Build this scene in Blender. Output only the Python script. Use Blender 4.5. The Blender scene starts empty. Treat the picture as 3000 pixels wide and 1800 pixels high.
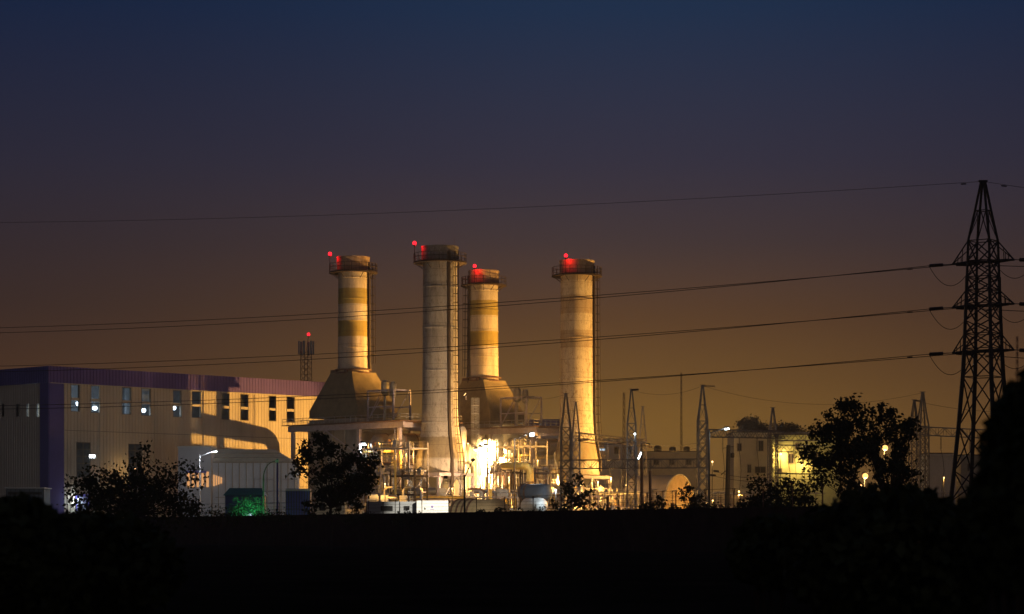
import bpy, math, random
from mathutils import Vector, Matrix
R = math.radians
C = bpy.context.scene.collection
sc = bpy.context.scene
F, HZ, CZ = 7083.0, 1555.0, 1.7          # focal length in photo pixels, horizon row, eye height

# ------------------------------------------------------------------ camera
cd = bpy.data.cameras.new('camera'); cam = bpy.data.objects.new('camera', cd); C.objects.link(cam)
cam.location = (0, 0, CZ); cam.rotation_euler = (R(90), 0, 0)
cd.sensor_width = 36; cd.lens = 85; cd.shift_y = (HZ - 900) / 3000
cd.clip_start = 0.1; cd.clip_end = 20000
cd.dof.use_dof = True; cd.dof.focus_distance = 440; cd.dof.aperture_fstop = 2.8
sc.camera = cam
# ------------------------------------------------------------------ sky after sunset with the town's amber glow
w = bpy.data.worlds.new('World'); sc.world = w; w.use_nodes = True
nt = w.node_tree; N = nt.nodes; L = nt.links
for n in list(N): N.remove(n)
def srgb(r, g, b):
    f = lambda c: (c / 255 / 12.92) if c <= 10 else ((c / 255 + .055) / 1.055) ** 2.4
    return (f(r), f(g), f(b), 1)
tc = N.new('ShaderNodeTexCoord'); sx = N.new('ShaderNodeSeparateXYZ'); L.new(tc.outputs['Generated'], sx.inputs[0])
def ramp(stops):
    r = N.new('ShaderNodeValToRGB'); e = r.color_ramp.elements; r.color_ramp.interpolation = 'LINEAR'
    while len(e) < len(stops): e.new(0.5)
    for k, (p, c) in enumerate(stops): e[k].position = p; e[k].color = c
    return r
zen = (.012, .017, .034, 1)
rc = ramp([(0, srgb(148, 107, 45)), (.045, srgb(131, 94, 41)), (.062, srgb(114, 81, 41)), (.087, srgb(93, 65, 42)), (.118, srgb(68, 55, 55)), (.150, srgb(53, 50, 65)), (.211, srgb(31, 48, 75)), (.7, zen)])
re = ramp([(0, srgb(94, 64, 40)), (.04, srgb(87, 60, 38)), (.070, srgb(70, 48, 36)), (.092, srgb(58, 43, 39)), (.115, srgb(51, 41, 45)), (.150, srgb(42, 40, 55)), (.211, srgb(23, 35, 62)), (.7, zen)])
L.new(sx.outputs['Z'], rc.inputs[0]); L.new(sx.outputs['Z'], re.inputs[0])
def mth(op, a, b=None):
    m = N.new('ShaderNodeMath'); m.operation = op
    for i, v in enumerate((a, b)):
        if v is None: continue
        if isinstance(v, (int, float)): m.inputs[i].default_value = v
        else: L.new(v, m.inputs[i])
    return m.outputs[0]
az = mth('ARCTAN2', sx.outputs['X'], sx.outputs['Y'])
d = mth('DIVIDE', mth('SUBTRACT', az, 0.05), 0.16)
g = mth('EXPONENT', mth('MULTIPLY', mth('MULTIPLY', d, d), -1.0))
mx = N.new('ShaderNodeMix'); mx.data_type = 'RGBA'
L.new(g, mx.inputs['Factor']); L.new(re.outputs[0], mx.inputs['A']); L.new(rc.outputs[0], mx.inputs['B'])
rb = ramp([(0, (.105, .078, .062, 1)), (.30, (.085, .066, .058, 1)), (.62, zen), (1, zen)])   # glow added behind the camera to fill faces turned its way
L.new(sx.outputs['Z'], rb.inputs[0])
mb_ = N.new('ShaderNodeMix'); mb_.data_type = 'RGBA'
f_ = mth('MULTIPLY', mth('SUBTRACT', mth('MULTIPLY', sx.outputs['Y'], -1.0), .1), 1.6); cl_ = N.new('ShaderNodeClamp'); L.new(f_, cl_.inputs[0])
L.new(cl_.outputs[0], mb_.inputs['Factor']); L.new(mx.outputs['Result'], mb_.inputs['A']); L.new(rb.outputs[0], mb_.inputs['B'])
bg = N.new('ShaderNodeBackground'); bg.inputs['Strength'].default_value = 1.0
L.new(mb_.outputs['Result'], bg.inputs['Color'])
wo = N.new('ShaderNodeOutputWorld'); L.new(bg.outputs[0], wo.inputs['Surface'])
# ------------------------------------------------------------------ exposure and sampling
sc.view_settings.view_transform = 'Standard'; sc.view_settings.look = 'None'
sc.view_settings.exposure = 0; sc.view_settings.gamma = 1; sc.view_settings.use_curve_mapping = False
sc.render.engine = 'CYCLES'
sc.cycles.use_denoising = True; sc.cycles.sample_clamp_indirect = 4; sc.cycles.max_bounces = 6
sc.cycles.diffuse_bounces = 3; sc.cycles.use_light_tree = True

# ------------------------------------------------------------------ helpers
def W(px, py, Y): return Vector(((px - 1500) * Y / F, Y, CZ + (HZ - py) * Y / F))
def G(px, Y): return Vector(((px - 1500) * Y / F, Y, 0))
def ZP(py, Y): return CZ + (HZ - py) * Y / F

def tag(o, label=None, cat=None, group=None, kind=None):
    if label: o['label'] = label
    if cat: o['category'] = cat
    if group: o['group'] = group
    if kind: o['kind'] = kind
    return o
def thing(name, loc, label, cat, group=None):
    o = bpy.data.objects.new(name, None); C.objects.link(o); o.location = loc
    o.empty_display_size = .2
    return tag(o, label, cat, group)
def root_of(o):
    while o.parent: o = o.parent
    return o

class MB:
    def __init__(s): s.v = []; s.f = []; s.sm = []
    def add(s, vs, fs, smooth=False):
        k = len(s.v); s.v += [tuple(v) for v in vs]
        for f in fs: s.f.append([i + k for i in f]); s.sm.append(smooth)
        return s
    def box(s, c, size, ax=None):
        """box by centre and size; ax = (x axis, y axis) unit vectors for turned boxes"""
        c = Vector(c); hx, hy, hz = [q / 2 for q in size]
        X, Y = (Vector((1, 0, 0)), Vector((0, 1, 0))) if ax is None else ax
        Zv = Vector((0, 0, 1))
        vs = [c + X * hx * a + Y * hy * b + Zv * hz * e for e in (-1, 1) for b in (-1, 1) for a in (-1, 1)]
        return s.add(vs, [(0, 2, 3, 1), (4, 5, 7, 6), (0, 1, 5, 4), (2, 6, 7, 3), (0, 4, 6, 2), (1, 3, 7, 5)])
    def bar(s, p, q, r, n=4, r2=None, smooth=None):
        p, q = Vector(p), Vector(q); d = q - p
        if d.length < 1e-6: return s
        d.normalize(); up = Vector((0, 0, 1)) if abs(d.z) < .95 else Vector((1, 0, 0))
        a = d.cross(up).normalized(); b = a.cross(d); r2 = r if r2 is None else r2
        vs = []
        for P, rr in ((p, r), (q, r2)):
            for i in range(n):
                t = 2 * math.pi * (i + .5) / n; vs.append(P + a * rr * math.cos(t) + b * rr * math.sin(t))
        fs = [(i, (i + 1) % n, n + (i + 1) % n, n + i) for i in range(n)]
        s.add(vs, fs, n > 5 if smooth is None else smooth)
        s.add(vs, [tuple(range(n))[::-1], tuple(range(n, 2 * n))])
        return s
    def tube(s, pts, r, n=8):
        pts = [Vector(p) for p in pts]; vs = []; m = len(pts); a = None
        for i, P in enumerate(pts):
            d = (pts[min(i + 1, m - 1)] - pts[max(i - 1, 0)]).normalized()
            if a is None:
                up = Vector((0, 0, 1)) if abs(d.z) < .95 else Vector((1, 0, 0)); a = d.cross(up).normalized()
            else: a = (a - d * a.dot(d)).normalized()
            b = a.cross(d); rr = r[i] if isinstance(r, (list, tuple)) else r
            for j in range(n):
                t = 2 * math.pi * j / n; vs.append(P + a * rr * math.cos(t) + b * rr * math.sin(t))
        fs = [(i * n + j, i * n + (j + 1) % n, (i + 1) * n + (j + 1) % n, (i + 1) * n + j) for i in range(m - 1) for j in range(n)]
        s.add(vs, fs, n > 5)
        return s.add(vs, [tuple(range(n))[::-1], tuple(range((m - 1) * n, m * n))])
    def lathe(s, base, prof, n=48, axis=None, caps=True):
        """prof = [(r, h)]; axis = direction (default up)"""
        base = Vector(base); d = Vector((0, 0, 1)) if axis is None else Vector(axis).normalized()
        up = Vector((0, 0, 1)) if abs(d.z) < .95 else Vector((1, 0, 0)); a = d.cross(up).normalized(); b = a.cross(d)
        vs = []
        for r, h in prof:
            for j in range(n):
                t = 2 * math.pi * j / n; vs.append(base + d * h + a * r * math.cos(t) + b * r * math.sin(t))
        m = len(prof)
        fs = [(i * n + j, i * n + (j + 1) % n, (i + 1) * n + (j + 1) % n, (i + 1) * n + j) for i in range(m - 1) for j in range(n)]
        s.add(vs, fs, True)
        if caps: s.add(vs, [tuple(range(n))[::-1], tuple(range((m - 1) * n, m * n))])
        return s
    def build(s, name, m, parent=None, smooth_angle=True):
        off = root_of(parent).location if parent else Vector((0, 0, 0))
        me = bpy.data.meshes.new(name); me.from_pydata([Vector(v) - off for v in s.v], [], s.f)
        me.polygons.foreach_set('use_smooth', s.sm); me.materials.append(m); me.update()
        if smooth_angle: me.set_sharp_from_angle(angle=R(35))
        o = bpy.data.objects.new(name, me); C.objects.link(o)
        if parent: o.parent = parent
        return o
def copy_tree(o, parent=None):
    c = o.copy(); C.objects.link(c)
    if parent: c.parent = parent
    for ch in list(o.children): copy_tree(ch, c)
    return c

# ------------------------------------------------------------------ materials
def mat(name, col, rough=.7, metal=0., var=.25, scale=1.2, zs=1., dirt=None, dirt_amt=0., bump=0., spec=.3):
    m = bpy.data.materials.new(name); m.use_nodes = True; t = m.node_tree; n = t.nodes; l = t.links
    b = n['Principled BSDF']; b.inputs['Roughness'].default_value = rough; b.inputs['Metallic'].default_value = metal
    b.inputs['Specular IOR Level'].default_value = spec
    co = n.new('ShaderNodeTexCoord'); mp = n.new('ShaderNodeMapping'); mp.inputs['Scale'].default_value = (1, 1, zs)
    l.new(co.outputs['Object'], mp.inputs[0])
    no = n.new('ShaderNodeTexNoise'); no.inputs['Scale'].default_value = scale; no.inputs['Detail'].default_value = 6; no.inputs['Roughness'].default_value = .65
    l.new(mp.outputs[0], no.inputs['Vector'])
    rp = n.new('ShaderNodeValToRGB'); e = rp.color_ramp.elements
    e[0].position = .3; e[1].position = .7
    e[0].color = tuple(min(1, c * (1 - var)) for c in col) + (1,); e[1].color = tuple(min(1, c * (1 + var)) for c in col) + (1,)
    l.new(no.outputs[0], rp.inputs[0]); out = rp.outputs[0]
    if dirt:
        n2 = n.new('ShaderNodeTexNoise'); n2.inputs['Scale'].default_value = scale * .6; n2.inputs['Detail'].default_value = 9; n2.inputs['Roughness'].default_value = .75
        l.new(mp.outputs[0], n2.inputs['Vector'])
        r2 = n.new('ShaderNodeValToRGB'); r2.color_ramp.elements[0].position = .52; r2.color_ramp.elements[1].position = .68
        l.new(n2.outputs[0], r2.inputs[0])
        mm = n.new('ShaderNodeMath'); mm.operation = 'MULTIPLY'; mm.inputs[1].default_value = dirt_amt; l.new(r2.outputs[0], mm.inputs[0])
        mi = n.new('ShaderNodeMix'); mi.data_type = 'RGBA'; l.new(mm.outputs[0], mi.inputs['Factor']); l.new(out, mi.inputs['A'])
        mi.inputs['B'].default_value = tuple(dirt) + (1,); out = mi.outputs['Result']
    l.new(out, b.inputs['Base Color'])
    if bump:
        bp = n.new('ShaderNodeBump'); bp.inputs['Strength'].default_value = bump; bp.inputs['Distance'].default_value = .1
        l.new(no.outputs[0], bp.inputs['Height']); l.new(bp.outputs[0], b.inputs['Normal'])
    return m
def banded(name, H, bands, base, stain, amt, streaky=.12):
    """painted stack: bands = [(z, colour)] from the bottom, with blistered and rusty paint over them"""
    m = bpy.data.materials.new(name); m.use_nodes = True; t = m.node_tree; n = t.nodes; l = t.links
    b = n['Principled BSDF']; b.inputs['Roughness'].default_value = .75; b.inputs['Specular IOR Level'].default_value = .2
    co = n.new('ShaderNodeTexCoord'); sp = n.new('ShaderNodeSeparateXYZ'); l.new(co.outputs['Object'], sp.inputs[0])
    wob = n.new('ShaderNodeTexNoise'); wob.inputs['Scale'].default_value = 2.5; l.new(co.outputs['Object'], wob.inputs['Vector'])
    w1 = n.new('ShaderNodeMath'); w1.operation = 'MULTIPLY_ADD'; w1.inputs[1].default_value = .25; l.new(wob.outputs[0], w1.inputs[0]); l.new(sp.outputs['Z'], w1.inputs[2])
    dv = n.new('ShaderNodeMath'); dv.operation = 'DIVIDE'; dv.inputs[1].default_value = H; l.new(w1.outputs[0], dv.inputs[0])
    rp = n.new('ShaderNodeValToRGB'); rp.color_ramp.interpolation = 'CONSTANT'; e = rp.color_ramp.elements
    bs = [(0, base)] + bands
    while len(e) < len(bs): e.new(.5)
    for k, (z, c) in enumerate(bs): e[k].position = z / H; e[k].color = tuple(c) + (1,)
    l.new(dv.outputs[0], rp.inputs[0])
    def layer(src, scale, zs, lo, hi, col, amt):
        mp = n.new('ShaderNodeMapping'); mp.inputs['Scale'].default_value = (1, 1, zs); l.new(co.outputs['Object'], mp.inputs[0])
        no = n.new('ShaderNodeTexNoise'); no.inputs['Scale'].default_value = scale; no.inputs['Detail'].default_value = 10; no.inputs['Roughness'].default_value = .7
        l.new(mp.outputs[0], no.inputs['Vector'])
        r2 = n.new('ShaderNodeValToRGB'); r2.color_ramp.elements[0].position = lo; r2.color_ramp.elements[1].position = hi; l.new(no.outputs[0], r2.inputs[0])
        mm = n.new('ShaderNodeMath'); mm.operation = 'MULTIPLY'; mm.inputs[1].default_value = amt; l.new(r2.outputs[0], mm.inputs[0])
        mi = n.new('ShaderNodeMix'); mi.data_type = 'RGBA'; l.new(mm.outputs[0], mi.inputs['Factor']); l.new(src, mi.inputs['A']); mi.inputs['B'].default_value = tuple(col) + (1,)
        return mi.outputs['Result']
    o = layer(rp.outputs[0], 1.1, streaky, .45, .75, [c * .45 for c in stain], .6)
    o = layer(o, 1.6, .55, .53, .66, stain, amt)
    o = layer(o, 4.5, .35, .55, .68, [c * .6 for c in stain], amt)
    fr = n.new('ShaderNodeMath'); fr.operation = 'MODULO'; fr.inputs[1].default_value = 2.45; l.new(sp.outputs['Z'], fr.inputs[0])
    ls = n.new('ShaderNodeMath'); ls.operation = 'LESS_THAN'; ls.inputs[1].default_value = .09; l.new(fr.outputs[0], ls.inputs[0])
    m5 = n.new('ShaderNodeMath'); m5.operation = 'MULTIPLY'; m5.inputs[1].default_value = .45; l.new(ls.outputs[0], m5.inputs[0])
    mi = n.new('ShaderNodeMix'); mi.data_type = 'RGBA'; l.new(m5.outputs[0], mi.inputs['Factor']); l.new(o, mi.inputs['A']); mi.inputs['B'].default_value = tuple(c * .5 for c in stain) + (1,); o = mi.outputs['Result']   # plate seams
    l.new(o, b.inputs['Base Color'])
    return m
def emit(name, col, st):
    m = bpy.data.materials.new(name); m.use_nodes = True; b = m.node_tree.nodes['Principled BSDF']
    b.inputs['Base Color'].default_value = (.04, .04, .04, 1); b.inputs['Specular IOR Level'].default_value = 0; b.inputs['Emission Color'].default_value = tuple(col) + (1,); b.inputs['Emission Strength'].default_value = st
    m.cycles.emission_sampling = 'NONE'
    return m
def glass(name, tint=(.5, .55, .6)):
    m = bpy.data.materials.new(name); m.use_nodes = True; t = m.node_tree; n = t.nodes; l = t.links
    for q in list(n): n.remove(q)
    tr = n.new('ShaderNodeBsdfTransparent'); tr.inputs[0].default_value = tint + (1,)
    gl = n.new('ShaderNodeBsdfGlossy'); gl.inputs['Roughness'].default_value = .08; gl.inputs['Color'].default_value = (.8, .8, .8, 1)
    fr = n.new('ShaderNodeFresnel'); fr.inputs[0].default_value = 1.5
    mi = n.new('ShaderNodeMixShader'); l.new(fr.outputs[0], mi.inputs[0]); l.new(tr.outputs[0], mi.inputs[1]); l.new(gl.outputs[0], mi.inputs[2])
    o = n.new('ShaderNodeOutputMaterial'); l.new(mi.outputs[0], o.inputs[0]); return m

m_ground = mat('scrub_ground', (.022, .019, .013), 1., var=.5, scale=.15, bump=.3, spec=0)
m_conc = mat('plain_concrete', (.05, .036, .03), .9, var=.3, scale=.8, dirt=(.025, .018, .015), dirt_amt=.6, spec=0)
m_clad = mat('cream_cladding', (.62, .56, .45), .55, var=.08, scale=.3, zs=.12, dirt=(.36, .29, .21), dirt_amt=.5)
m_blue = mat('blue_cladding', (.145, .10, .34), .5, var=.12, scale=.4, zs=.2)
m_bluetrim = mat('blue_trim', (.10, .09, .36), .5, var=.12, scale=.4)
m_dark = mat('dark_void', (.02, .02, .02), .9)
m_inner = mat('interior_wall', (.25, .27, .30), .8)
m_frame = mat('window_frame_paint', (.22, .19, .15), .6)
m_glass = glass('window_glass')
m_steel = mat('galvanised_steel', (.32, .30, .31), .5, metal=.3, var=.3, scale=2)
m_beam = mat('lilac_painted_steel', (.40, .35, .40), .6, var=.15, scale=1.5, dirt=(.2, .14, .1), dirt_amt=.5)
m_lattice = mat('lattice_steel', (.19, .175, .175), .6, metal=.4, var=.3, scale=2)
m_pylon = mat('pylon_steel', (.030, .028, .030), .7, metal=.1, var=.3, scale=2)
m_wire = mat('conductor_metal', (.02, .018, .018), .7)
m_insul = mat('brown_porcelain', (.06, .035, .03), .35, spec=.5)
m_case = mat('boiler_casing', (.34, .29, .23), .8, var=.25, scale=.5, zs=.4, dirt=(.14, .10, .07), dirt_amt=.6)
m_hood = mat('hood_lagging', (.23, .18, .105), .8, var=.2, scale=.6, dirt=(.09, .065, .04), dirt_amt=.5)
m_drum = mat('aluminium_lagging', (.42, .40, .37), .34, metal=.85, var=.15, scale=1.5)
m_pipe = mat('pale_pipe_lagging', (.40, .36, .29), .4, metal=.55, var=.2, scale=2, dirt=(.25, .16, .08), dirt_amt=.5)
m_yel = mat('yellow_pipe_paint', (.62, .45, .12), .5, var=.15, scale=2)
m_white = mat('white_sheet', (.72, .72, .70), .5, var=.06, scale=1, dirt=(.45, .42, .38), dirt_amt=.4)
m_grey = mat('grey_sheet', (.38, .40, .42), .6, var=.12, scale=.6, zs=.4)
m_bluegrey = mat('blue_grey_sheet', (.34, .36, .42), .6, var=.12, scale=.6, zs=.3, dirt=(.2, .2, .22), dirt_amt=.4)
m_shed = mat('weathered_brown_sheet', (.17, .14, .115), .7, var=.2, scale=.6)
m_slate = mat('slate_sheet', (.10, .13, .17), .6, var=.2, scale=.6)
m_bluebox = mat('blue_sheet', (.035, .045, .30), .5, var=.2, scale=.8)
m_teal = mat('teal_roof_sheet', (.03, .16, .18), .5, var=.2)
m_ochre = mat('ochre_sheet', (.55, .40, .22), .7, var=.2, scale=.7, dirt=(.25, .16, .08), dirt_amt=.5)
m_plaster = mat('cream_plaster', (.55, .50, .38), .85, var=.12, scale=.4, dirt=(.3, .26, .18), dirt_amt=.5)
m_greenpl = mat('green_plaster', (.46, .50, .26), .85, var=.12, scale=.4)
m_black = mat('black_plastic', (.015, .015, .015), .6)
m_pole = mat('pole_concrete', (.10, .085, .07), .85, var=.3, scale=2)
m_bark = mat('bark', (.05, .04, .03), .9, var=.4, scale=4)
m_leaf = mat('dark_leaves', (.045, .055, .025), .7, var=.5, scale=1.2, spec=.1)
m_leaf2 = mat('green_leaves', (.08, .13, .075), .65, var=.4, scale=1.2)
m_leaf3 = mat('far_leaves', (.10, .085, .04), .8, var=.4, scale=.6)
m_tray = mat('dark_tray_steel', (.045, .032, .025), .8, var=.3, scale=3)
m_rust = mat('rusty_steel', (.16, .09, .06), .8, var=.4, scale=3)
m_chim1 = banded('banded_stack_paint', 54, [(34.5, (.58, .50, .40)), (38.2, (.38, .29, .08)), (41.3, (.56, .49, .39)), (44.3, (.34, .27, .08)), (47.3, (.52, .46, .37)), (50.4, (.42, .31, .22))], (.58, .50, .40), (.22, .14, .08), .3)
m_chim2 = banded('grey_stack_paint', 54, [(11, (.38, .36, .34)), (14.8, (.22, .185, .13)), (18.6, (.36, .34, .32)), (34, (.31, .29, .275)), (38, (.35, .33, .31)), (44, (.30, .285, .27)), (47, (.35, .33, .31))], (.34, .32, .30), (.10, .075, .06), .65)
m_chim4 = banded('peeling_stack_paint', 54, [(11, (.46, .42, .36)), (14.8, (.27, .23, .16)), (18.6, (.58, .52, .42)), (36.5, (.44, .36, .26)), (40, (.58, .52, .42)), (43.2, (.42, .34, .25)), (46.5, (.58, .52, .42)), (49.5, (.44, .36, .27))], (.5, .45, .38), (.26, .17, .09), .8)
WARM = (1.0, .49, .10); SOD = (1.0, .58, .18); COOL = (.80, .93, 1.0); RED = (1.0, .004, .008); GRN = (.08, 1.0, .35)
e_white = emit('white_lamp_glow', (.85, .96, 1), 14); e_soft = emit('tube_lamp_glow', (.75, .9, 1), 2.5)
e_sod = emit('sodium_lamp_glow', (1, .58, .22), 6); e_star = emit('deep_sodium_glow', (1, .45, .12), 2.8); e_red = emit('red_beacon_glow', (1, .012, .025), 3.2); e_green = emit('green_lamp_glow', (.2, 1, .5), 8)
e_louvre = emit('louvre_glow', (1, .47, .17), .75); e_coolwin = emit('cool_window_glow', (.6, .82, 1), 1.0); e_hot = emit('furnace_white_glow', (1, .85, .5), 10)  # the warm one puts orange light into the louvre slats

def light(parent, kind, loc, col, power, target=None, cone=80, blend=.4, rad=.25):
    ld = bpy.data.lights.new('lamp_light', kind); ld.color = col; ld.energy = power; ld.shadow_soft_size = rad
    o = bpy.data.objects.new('lamp_light', ld); C.objects.link(o)
    if kind == 'SPOT': ld.spot_size = R(cone); ld.spot_blend = blend
    o.parent = parent; o.location = Vector(loc) - root_of(parent).location
    if target is not None: o.rotation_euler = (Vector(target) - Vector(loc)).to_track_quat('-Z', 'Y').to_euler()
    return o

# ================================================================== the ground
mb = MB(); S = 9000
xs = [-S, -400, -200, -100, -50, 0, 50, 100, 200, 400, S]; ys = [-S, -100, -20, 0, 30, 60, 100, 150, 200, 300, 500, 800, S]
vs = [(x, y, 0) for y in ys for x in xs]; k = len(xs)
mb.add(vs, [(j * k + i, j * k + i + 1, (j + 1) * k + i + 1, (j + 1) * k + i) for j in range(len(ys) - 1) for i in range(k - 1)])
tag(mb.build('ground', m_ground), kind='structure')

# plant grid: u runs along the hall away to the right, n points from the hall towards the camera
uv = Vector((.7071, .7071, 0)); nv = Vector((.7071, -.7071, 0)); UP = Vector((0, 0, 1))

# ================================================================== turbine hall
HC = Vector((-85.8, 448, 0)); hu = Vector((.69, .7238, 0)); hn = Vector((.7238, -.69, 0))
HL, HD, HZT, HZF = 74.0, 42.0, 32.2, 29.15
hall = thing('turbine_hall', HC, 'long cream corrugated hall with purple fascia and blue corner, far left', 'building')
def hp(t, dpt, z): return HC + hu * t - hn * dpt + UP * z          # t along the long wall, dpt into the hall
def ht(px):
    k = (px - 1500) / F; return (HC.y * k - HC.x) / (hu.x - hu.y * k)
def corr(org, d, nrm, length, z0, z1, holes, pitch=.75, dep=.09):
    """corrugated sheet with real openings; holes = [(t0,t1,z0,z1)]"""
    m = MB(); cols = []; t = 0.
    while t < length - 1e-6:
        for fa, fb, oa, ob in ((0, .5, 0, 0), (.5, .6, 0, 1), (.6, .9, 1, 1), (.9, 1., 1, 0)):
            cols.append((t + fa * pitch, t + fb * pitch, oa, ob))
        t += pitch
    cuts = sorted({c for h in holes for c in h[:2]})
    segs = []
    for a, b, oa, ob in cols:
        pts = [a] + [c for c in cuts if a + 1e-4 < c < b - 1e-4] + [b]
        for p, q in zip(pts, pts[1:]):
            segs.append((p, q, oa + (ob - oa) * (p - a) / (b - a), oa + (ob - oa) * (q - a) / (b - a)))
    for a, b, oa, ob in segs:
        if a >= length: continue
        b = min(b, length); mid = (a + b) / 2
        zs = [z0]
        for h in sorted([h for h in holes if h[0] <= mid <= h[1]], key=lambda h: h[2]): zs += [h[2], h[3]]
        zs.append(z1)
        for i in range(0, len(zs), 2):
            p = org + d * a + nrm * dep * oa; q = org + d * b + nrm * dep * ob
            m.add([p + UP * zs[i], q + UP * zs[i], q + UP * zs[i + 1], p + UP * zs[i + 1]], [(0, 1, 2, 3)])
    return m
win_px = [(207, 233, 1126, 1207), (266, 294, 1129, 1211), (357, 384, 1134, 1215), (414, 442, 1137, 1219), (506, 531, 1144, 1223), (561, 589, 1145, 1225), (648, 672, 1152, 1230), (704, 728, 1155, 1233), (787, 809, 1160, 1235), (839, 863, 1163, 1238)]
holes = []
for a, b, t_, b_ in win_px:
    ta, tb = ht(a), ht(b); Y = hp((ta + tb) / 2, 0, 0).y
    holes.append((ta, tb, ZP(b_, Y), min(ZP(t_, Y), HZF - .12)))
low = [(224, 265, 1296, 1400), (376, 416, 1301, 1400)]
for a, b, t_, b_ in low:
    ta, tb = ht(a), ht(b); Y = hp((ta + tb) / 2, 0, 0).y
    holes.append((ta, tb, ZP(b_, Y), ZP(t_, Y)))
door = (ht(222), ht(258), 0.05, ZP(1455, 455)); holes.append(door)
door2 = (ht(374), ht(420), 0.05, ZP(1428, 462)); holes.append(door2)
corr(HC, hu, hn, HL, 0, HZF, holes).build('long_wall', m_clad, hall)
ghol = []
for px in (10, 53, 82, 112):
    kk = (px - 1500) / F; tt = (HC.x - HC.y * kk) / (hn.x - hn.y * kk)          # along -hn
    Y = (HC - hn * tt).y; ghol.append((tt - .45, tt + .45, ZP(1221, Y), ZP(1184, Y)))
corr(HC, -hn, -hu, HD, 0, HZF, ghol).build('gable_wall', m_clad, hall)
m_ = MB(); m_.add([hp(0, HD, 0), hp(HL, HD, 0), hp(HL, HD, 32), hp(0, HD, 32)], [(0, 1, 2, 3)]); m_.add([hp(HL, 0, 0), hp(HL, HD, 0), hp(HL, HD, 32), hp(HL, 0, 32)], [(0, 1, 2, 3)])
m_.build('rear_wall', m_inner, hall)
MB().add([hp(0, 0, 31.4), hp(HL, 0, 31.4), hp(HL, HD, 31.4), hp(0, HD, 31.4)], [(0, 1, 2, 3)]).build('roof', m_grey, hall)
fa = corr(HC + hn * .35 - hu * .35, hu, hn, HL, HZF, HZT, [])
fa.build('long_fascia', m_blue, hall)
fa = corr(HC + hn * .35 - hu * .35, -hn, -hu, HD, HZF, HZT, []); fa.build('gable_fascia', m_bluetrim, hall)
s_ = MB(); s_.box(hp(HL / 2, -.2, HZF - .06), (HL, .5, .12), (hu, hn)); s_.build('fascia_soffit', m_clad, hall)
c_ = MB(); c_.box(hp(1.55, -.13, HZF / 2), (3.3, .22, HZF), (hu, hn)); c_.box(hp(-.13, 1.2, HZF / 2), (.22, 2.6, HZF), (hu, hn)); c_.build('corner_trim', m_bluetrim, hall)
for i, h in enumerate(holes[:-2]):
    a, b, z0, z1 = h; up = i < 10
    fr = MB(); cx = (a + b) / 2; cz = (z0 + z1) / 2
    for q in (a + .05, b - .05): fr.box(hp(q, .16, cz), (.1, .5, z1 - z0), (hu, hn))
    for q in (z0 + .06, z1 - .06): fr.box(hp(cx, .16, q), (b - a - .2, .5, .12), (hu, hn))
    wo_ = fr.build('window', m_frame, hall)
    tr = MB()
    if up: tr.box(hp(cx, .02, z0 + (z1 - z0) * .47), (b - a - .3, .14, .5), (hu, hn))
    else:
        for q in (.2, .4, .6, .8): tr.box(hp(cx, .04, z0 + (z1 - z0) * q), (b - a - .32, .1, .14), (hu, hn))
        tr.box(hp(cx, .1, cz), (.1, .1, z1 - z0 - .3), (hu, hn))
    tr.build('transom', m_clad if up else m_frame, wo_)
    MB().add([hp(a + .1, .3, z0 + .1), hp(b - .1, .3, z0 + .1), hp(b - .1, .3, z1 - .1), hp(a + .1, .3, z1 - .1)], [(0, 1, 2, 3)]).build('pane', m_glass, wo_)
for h in ghol:
    a, b, z0, z1 = h; P = lambda t, dd, z: HC - hn * t + hu * dd + UP * z
    MB().add([P(a, .3, z0), P(b, .3, z0), P(b, .3, z1), P(a, .3, z1)], [(0, 1, 2, 3)]).build('slit_window', m_glass, hall)
jn = MB()
for z in (10.6, 20.4): jn.box(hp(HL / 2 + 1.7, -.1, z), (HL - 3.6, .06, .10), (hu, hn))
jn.build('sheet_joint', m_frame, hall)
for t_ in (11.4, 24.5, 36.5, 49.5):
    q = MB(); q.tube([hp(t_, -.22, HZF - .2), hp(t_, -.22, .1)], .11, 8); q.build('downpipe', m_clad, hall)
iw = MB(); iw.add([hp(.5, 9, .1), hp(HL - 1, 9, .1), hp(HL - 1, 9, 31), hp(.5, 9, 31)], [(0, 1, 2, 3)]); iw.build('partition', m_inner, hall)
# two doorways: frame posts and a half raised roller shutter
for dd in (door, door2):
    a, b, z0, z1 = dd; fr = MB()
    for q in (a, b): fr.box(hp(q, -.12, z1 / 2), (.3, .3, z1), (hu, hn))
    fr.box(hp((a + b) / 2, -.12, z1 + .2), (b - a + .3, .34, .4), (hu, hn)); dob = fr.build('doorway', m_bluetrim, hall)
    sh = MB()
    for k in range(6): sh.box(hp((a + b) / 2, .3, z1 - .3 - k * .42), (b - a - .3, .1, .38), (hu, hn))
    sh.build('roller_shutter', m_bluegrey, dob)
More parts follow.
